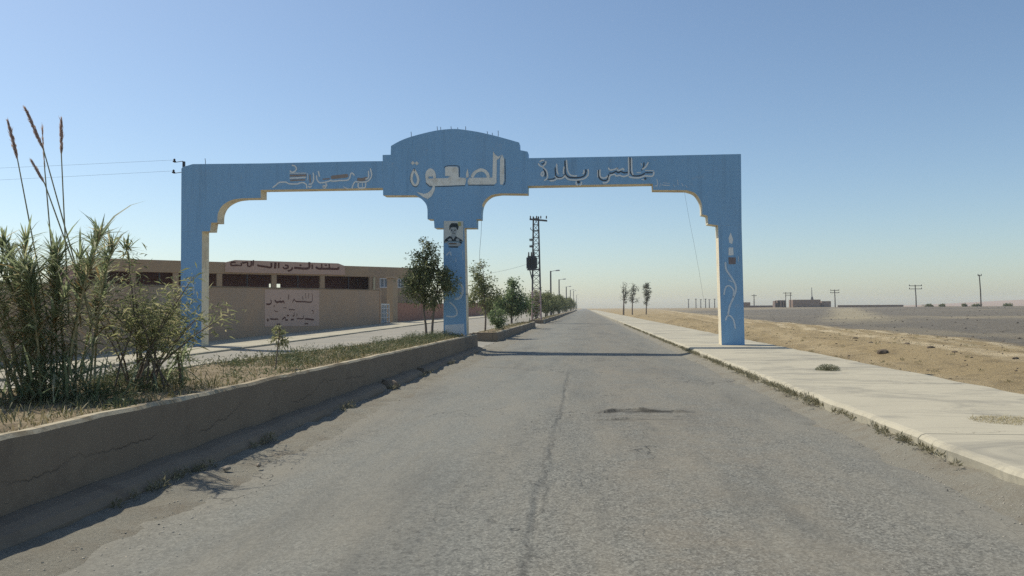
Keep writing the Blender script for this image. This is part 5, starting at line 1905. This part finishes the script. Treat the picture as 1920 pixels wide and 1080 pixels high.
# dry scrub on the earth at the far edge of the pavement
P, D = [], []
for i in range(520):
    yy = 8 + 70 * random.random() ** 1.4
    xx = 6.55 + abs(random.gauss(0, 0.5)) if random.random() < 0.6 else random.uniform(7, 18)
    r = random.uniform(0.03, 0.10) * (1.5 if xx < 7.3 else 0.9)
    k = int(20 + 220 * r)
    a = unit(RNG.normal(size=(k, 3))) * RNG.random((k, 1)) ** 0.5
    a[:, 2] = np.abs(a[:, 2])
    P.append(np.array([xx, yy, float(zground(xx, yy))]) + a * np.array([r * 1.6, r * 1.6, r * 1.1]))
    D.append(unit(a + RNG.normal(size=(k, 3)) * 0.5 + np.array([0, 0, 0.3])))
P, D = np.concatenate(P), np.concatenate(D)
V, Fc = leaf_mesh(P, D, RNG.uniform(0.04, 0.09, len(P)), RNG.uniform(0.008, 0.016, len(P)), 0.1)
tag(np_obj('dry_scrub', V, Fc, M_GRASS), 'low dry scrub dotted over the earth beside the pavement', kind='stuff')

# clods lying over the dirt strip and the gravel bank
def scatter_clods(name, n, xr, yr, sr, mat, label):
    Yc = yr[0] + (yr[1] - yr[0]) * RNG.random(n) ** 1.3
    Xc = xr[0] + (xr[1] - xr[0]) * RNG.random(n) + 0.03 * (Yc - yr[0])
    Zc = zground(Xc, Yc)
    sc_ = sr[0] + (sr[1] - sr[0]) * RNG.random(n) ** 2.5
    o6 = np.array([[1, 0, 0], [-1, 0, 0], [0, 1, 0], [0, -1, 0], [0, 0, 0.7], [0, 0, -0.5]], float)
    f8 = np.array([[0, 2, 4], [2, 1, 4], [1, 3, 4], [3, 0, 4], [2, 0, 5], [1, 2, 5], [3, 1, 5], [0, 3, 5]])
    Vv = (o6[None] + RNG.normal(0, 0.25, (n, 6, 3))) * sc_[:, None, None] + np.stack([Xc, Yc, Zc], -1)[:, None, :]
    ff = (np.arange(n)[:, None, None] * 6 + f8[None]).reshape(-1, 3)
    tag(np_obj(name, Vv.reshape(-1, 3), ff, mat), label, kind='stuff')


scatter_clods('dirt_clods', 1700, (6.8, 19.5), (9, 90), (0.012, 0.06), M_DSTONE, 'small dark clods over the dirt strip')
scatter_clods('gravel_clods', 4200, (19.5, 85), (24, 260), (0.02, 0.12), M_GSTONE, 'dark grey stones scattered over the gravel bank')

# tumbleweed and straw patch on the pavement
tb = thing('tumbleweed', (4.96, 16.4, SW_Z), 'small grey green bush growing through the right pavement', 'bush')
mb = MB()
for i in range(10):
    a = random.uniform(0, 6.283)
    r = random.uniform(0.1, 0.22)
    mb.tube([(0, 0, -0.02), (math.cos(a) * r * 0.4, math.sin(a) * r * 0.4, 0.05), (math.cos(a) * r, math.sin(a) * r, random.uniform(0.05, 0.12))], [0.006, 0.005, 0.002], 4)
mb.build('stem', M_BARK, tb)
k = 1500
a = unit(RNG.normal(size=(k, 3))) * RNG.random((k, 1)) ** 0.45
a[:, 2] = np.abs(a[:, 2])
V, Fc = leaf_mesh(a * np.array([0.24, 0.2, 0.12]), unit(a + RNG.normal(size=(k, 3)) * 0.6), RNG.uniform(0.02, 0.05, k), 0.007, 0.1)
np_obj('foliage', V, Fc, M_WEED, tb)
k = 2600
th_ = RNG.random(k) * 6.283
rr = RNG.random(k) ** 0.55
X = 4.80 + np.cos(th_) * rr * 0.42
Y = 9.3 + np.sin(th_) * rr * 0.36
base = np.stack([X, Y, np.full(k, SW_Z - 0.01)], -1)
az = RNG.random(k) * 6.283
el = RNG.uniform(0.1, 0.9, k)
D = np.stack([np.cos(az) * np.cos(el), np.sin(az) * np.cos(el), np.sin(el)], -1)
V, Fc = blade_mesh(base, D, RNG.uniform(0.03, 0.09, k), RNG.uniform(0.004, 0.007, k), RNG.uniform(0.1, 0.5, k))
tag(np_obj('straw_tuft', V, Fc, M_STRAW), 'flat patch of yellow straw on the pavement at the right edge', 'grass tuft')

# gravel: loose chips on the verges and the road edge
N_ = 4200
OCT = np.array([[1, 0, 0], [-1, 0, 0], [0, 1, 0], [0, -1, 0], [0, 0, 0.8], [0, 0, -0.5]], float)
OF = np.array([[0, 2, 4], [2, 1, 4], [1, 3, 4], [3, 0, 4], [2, 0, 5], [1, 2, 5], [3, 1, 5], [0, 3, 5]])
Y = 3.2 + 30 * RNG.random(N_) ** 1.7
sidef = RNG.random(N_)
X = np.where(sidef < 0.42, 3.25 - np.abs(RNG.normal(0, 0.38, N_)), np.where(sidef < 0.72, -3.25 + np.abs(RNG.normal(0, 0.35, N_)), RNG.uniform(-2.6, 2.6, N_)))
Z = zroad(X, Y)
Z = np.where(X > 2.75, np.maximum(Z, zvr(X, Y)), Z)
Z = np.where(X < -2.75, np.maximum(Z, zvl(X, Y)), Z)
s = RNG.uniform(0.003, 0.011, N_) * np.where(np.abs(X) < 2.7, 0.6, 1.0)
R = RNG.normal(0, 0.25, (N_, 6, 3)) + OCT[None]
V = R * s[:, None, None] + np.stack([X, Y, Z], -1)[:, None, :]
Fc = (np.arange(N_)[:, None, None] * 6 + OF[None]).reshape(-1, 3)
tag(np_obj('gravel', V.reshape(-1, 3), Fc, M_CHIP), 'loose chips along the road edges', kind='stuff')

# line of dark stones across the earth on the right
line = [(1556, 629), (1604, 637), (1633, 642), (1667, 644), (1701, 649), (1745, 654), (1790, 660), (1904, 673), (1500, 653), (1655, 654)]
for i, (px, py) in enumerate(line):
    p = PZ(px, py, -0.2)
    gz = float(zground(p.x, p.y))
    r = 0.12 + 0.03 * (i % 3)
    if i == 9:
        stone('stone', (p.x, p.y, gz + 0.03), (0.5, 0.4, 0.26), 'larger low dark lump of earth below the line of stones', M_DSTONE, seed=i + 10)
    else:
        stone('stone', (p.x, p.y, gz + 0.01), (r * 2.0, r * 1.1, r * 0.8), 'small dark stone in the line of stones along the dirt track', M_DSTONE, 'dark stones along the dirt track', seed=i + 10)

# ------------------------------------------------------------------ far right: poles, houses, walls, bushes, hills


def util_pole(px, ytop, ybase, h, arms, label, name='utility_pole', lean=0.0, bent=False):
    hz = 577.6 - (px - 1095) * math.tan(roll)
    Yp = h * F / (ybase - ytop)
    X = PY(px, ybase, Yp).x
    gz = float(zground(X, Yp))
    zt_ = PY(px, ytop, Yp).z
    t = thing(name, (X, Yp, gz), label, 'utility pole')
    r = 0.16 * Yp / 280 + 0.04
    mb = MB()
    mb.tube([(X, Yp, gz - 0.2), (X - lean * 0.2, Yp, gz + (zt_ - gz) * 0.5), (X - lean, Yp, zt_)], [r, r * 0.9, r * 0.75], 6)
    adopt(mb.build('pole', M_WOOD), t)
    for z_, w_ in arms:
        mb = MB()
        mb.box((X - lean, Yp - r - 0.05, zt_ - z_), (w_, 0.16, 0.2 * Yp / 280))
        adopt(mb.build('crossarm', M_WOOD), t)
        for q in (-0.46, 0.46):
            mb = MB()
            mb.tube([(X - lean + q * w_, Yp - r - 0.05, zt_ - z_ + 0.1), (X - lean + q * w_, Yp - r - 0.05, zt_ - z_ + 0.5)], [0.14, 0.08], 5)
            adopt(mb.build('insulator', M_PORC), t)
    return t


util_pole(1718, 534, 575, 8.0, [(0.35, 4.4), (1.45, 4.4)], 'wooden power pole with two long crossarms on the gravel plain', lean=0.25)
util_pole(1566, 543, 573, 8.0, [(0.35, 4.2), (1.5, 4.2)], 'smaller power pole with two crossarms right of the far mud house', lean=0.2)
util_pole(1414, 552, 573, 8.0, [(0.9, 3.4)], 'distant power pole with one crossarm beside the right arch pillar')
util_pole(1839.5, 515, 574, 9.0, [(0.3, 0.9)], 'tall bare pole without arms nearest the right edge of the plain', lean=0.3)
# H pole over the house
t = thing('utility_pole', PY(1477, 573, 400), 'double pole frame joined by a crossarm left of the mud house', 'utility pole')
Yp = 400
for px in (1473, 1482):
    p = PY(px, 548, Yp)
    mb = MB()
    mb.tube([(p.x, Yp, float(zground(p.x, Yp)) - 0.2), (p.x, Yp, p.z)], [0.2, 0.16], 6)
    adopt(mb.build('pole', M_WOOD), t)
for py in (549.5, 553.5):
    a, b = PY(1468 if py < 551 else 1473, py, Yp - 0.3), PY(1485, py, Yp - 0.3)
    mb = MB()
    mb.box(((a.x + b.x) / 2, Yp - 0.35, a.z), (b.x - a.x, 0.2, 0.28))
    adopt(mb.build('crossarm', M_WOOD), t)
# row of faint poles seen left of the right pillar
for i, px in enumerate((1291, 1305, 1314, 1323, 1330, 1340)):
    util_pole(px, 561 - (i % 2), 575, 8.0, [(0.5, 2.0)], 'faint pole in the distant row seen through the right span').__setitem__('group', 'faint poles seen through the right span')

YH = 440
fh = thing('mud_house', PY(1510, 575, YH), 'low dark mud brick house on the horizon under the aerial mast', 'house')


def hbox(px0, py0, px1, py1, Yd, depth, name, mat, root, dz=0.0):
    a, b = PY(px0, py1, Yd), PY(px1, py0, Yd)
    gz = min(float(zground((a.x + b.x) / 2, Yd)) - 0.2, a.z)
    mb = MB()
    mb.box(((a.x + b.x) / 2, Yd + depth / 2, (gz + b.z) / 2), (b.x - a.x, depth, b.z - gz))
    return adopt(mb.build(name, mat, bevel=0.04), root) if root else mb.build(name, mat, bevel=0.04)


hbox(1487, 562.5, 1538, 575, YH, 8, 'wall', M_FARB, fh)
hbox(1486.5, 561.6, 1538.5, 562.3, YH - 0.3, 8.6, 'roof', M_FARR, fh)
a, b = PY(1484, 574, YH), PY(1487, 563, YH)
fh2 = thing('mud_house', PY(1465, 575, YH), 'ruined small house with open bays left of the dark mud house', 'house')
for px0, px1 in ((1453, 1455), (1458, 1462.5), (1465.5, 1468), (1470.5, 1473)):
    hbox(px0, 564, px1, 575, YH + 1, 5, 'pier', M_FARB, fh2)
hbox(1458, 562.8, 1473.5, 564.4, YH + 1, 5.2, 'lintel', M_FARR, fh2)
hbox(1460, 565, 1472, 575, YH + 6.5, 0.4, 'back_wall', M_FARB, fh2)
fh3 = thing('mud_house', PY(1550, 575, YH), 'small reddish shed just right of the dark mud house', 'house')
hbox(1541, 564.5, 1558, 570.5, YH + 2, 5, 'wall', M_FARR, fh3)
hbox(1543, 570.5, 1546, 575, YH + 1.9, 1, 'pier', M_FARB, fh3)
hbox(1549, 571, 1553, 575, YH + 1.9, 1, 'pier', M_FARB, fh3)
# aerial mast
mast = thing('aerial_mast', PY(1522, 575, YH + 9), 'thin aerial mast rising behind the dark mud house', 'mast')
p0, p1 = PY(1523, 575, YH + 9), PY(1521.8, 539, YH + 9)
mb = MB()
mb.tube([p0, p0.lerp(p1, 0.5), p1], [0.35, 0.25, 0.12], 6)
adopt(mb.build('pole', M_STEEL), mast)
mb = MB()
q = p0.lerp(p1, 0.3)
mb.tube([q + Vector((0, 0, 0)), q + Vector((0, 0, 2.2)), q + Vector((0, 0, 2.6))], [0.9, 0.5, 0.2], 6)
adopt(mb.build('antenna_drum', M_STEEL), mast)
fw = hbox(1571, 571.4, 1694, 574, 380, 0.6, 'mud_wall', M_FARR, None)
tag(fw, 'long low reddish mud wall on the horizon right of the houses', 'wall')
fw = hbox(1396, 572.6, 1452, 575, 470, 0.6, 'mud_wall', M_FARB, None)
tag(fw, 'low dark mud wall on the horizon left of the ruined house', 'wall')
fb = thing('mud_house', PY(1402, 574, 460), 'small dark block of a house peeping out beside the right arch pillar', 'house')
hbox(1390, 567.3, 1406.5, 574, 455, 4, 'wall', M_FARB, fb)
hbox(1389.6, 566.7, 1406.8, 567.2, 454.8, 4.4, 'roof', M_FARR, fb)
fw = hbox(1740, 573.6, 1960, 577, 330, 0.6, 'mud_wall', M_FARR, None)
tag(fw, 'low earth bank wall on the horizon at the right edge', 'wall')
for px, r, lab in ((1741, 1.5, 'low wide bush on the horizon right of the two armed pole'), (1767, 1.0, 'small bush on the horizon between two larger ones'), (1808, 0.8, 'smallest bush on the horizon left of the bare pole'), (1831, 1.4, 'dark round bush at the foot of the tall bare pole'), (1890, 1.3, 'bush on the horizon nearest the right edge')):
    p = PY(px, 574.5, 320)
    gz = float(zground(p.x, 320))
    t = thing('bush', (p.x, 320, gz), lab, 'bush')
    mb = MB()
    mb.tube([(0, 0, -0.1), (0, 0, 0.5), (0.1, 0, 0.9)], [0.12, 0.1, 0.05], 5)
    mb.build('stem', M_BARK, t)
    P, D, _ = crown_pts((0, 0, 0.42), (r * 1.3, r, 0.5), 26, 26, 0.16)
    V, Fc = leaf_mesh(P, D, 0.42, 0.2, 0.1)
    np_obj('foliage', V, Fc, M_TREE, t)

# low hills on the right horizon
hx = np.linspace(250, 2400, 60)
hy = np.linspace(1500, 1800, 12)


def zhill(X, Y):
    prof = 14.5 * sstep(560, 950, X) * (0.8 + 0.12 * vnoise(X, X * 0, 160, 81)) + 3.5 * (0.4 + 0.5 * vnoise(X, X * 0, 240, 82))
    return -1.0 + prof * np.sin(np.clip((Y - 1500) / 300, 0, 1) * np.pi) ** 0.6


hill = grid_obj('hills', hx, hy, zhill, M_HILL)
tag(hill, 'low pinkish hills along the right horizon', kind='structure')

# ------------------------------------------------------------------ dusty air
hm = bpy.data.materials.new('dusty_air')
hm.use_nodes = True
ht = hm.node_tree
for n_ in list(ht.nodes):
    if n_.type != 'OUTPUT_MATERIAL':
        ht.nodes.remove(n_)
pv = ht.nodes.new('ShaderNodeVolumePrincipled')
pv.inputs['Color'].default_value = (0.90, 0.95, 1.0, 1)
pv.inputs['Density'].default_value = 0.00026
pv.inputs['Anisotropy'].default_value = 0.0
ht.links.new(pv.outputs[0], [n_ for n_ in ht.nodes if n_.type == 'OUTPUT_MATERIAL'][0].inputs['Volume'])
mb = MB()
mb.box((350, 900, 8.2), (4300, 2000, 22.6))
hz_ = mb.build('haze', hm)
tag(hz_, 'pale dusty air over the plain', kind='stuff')
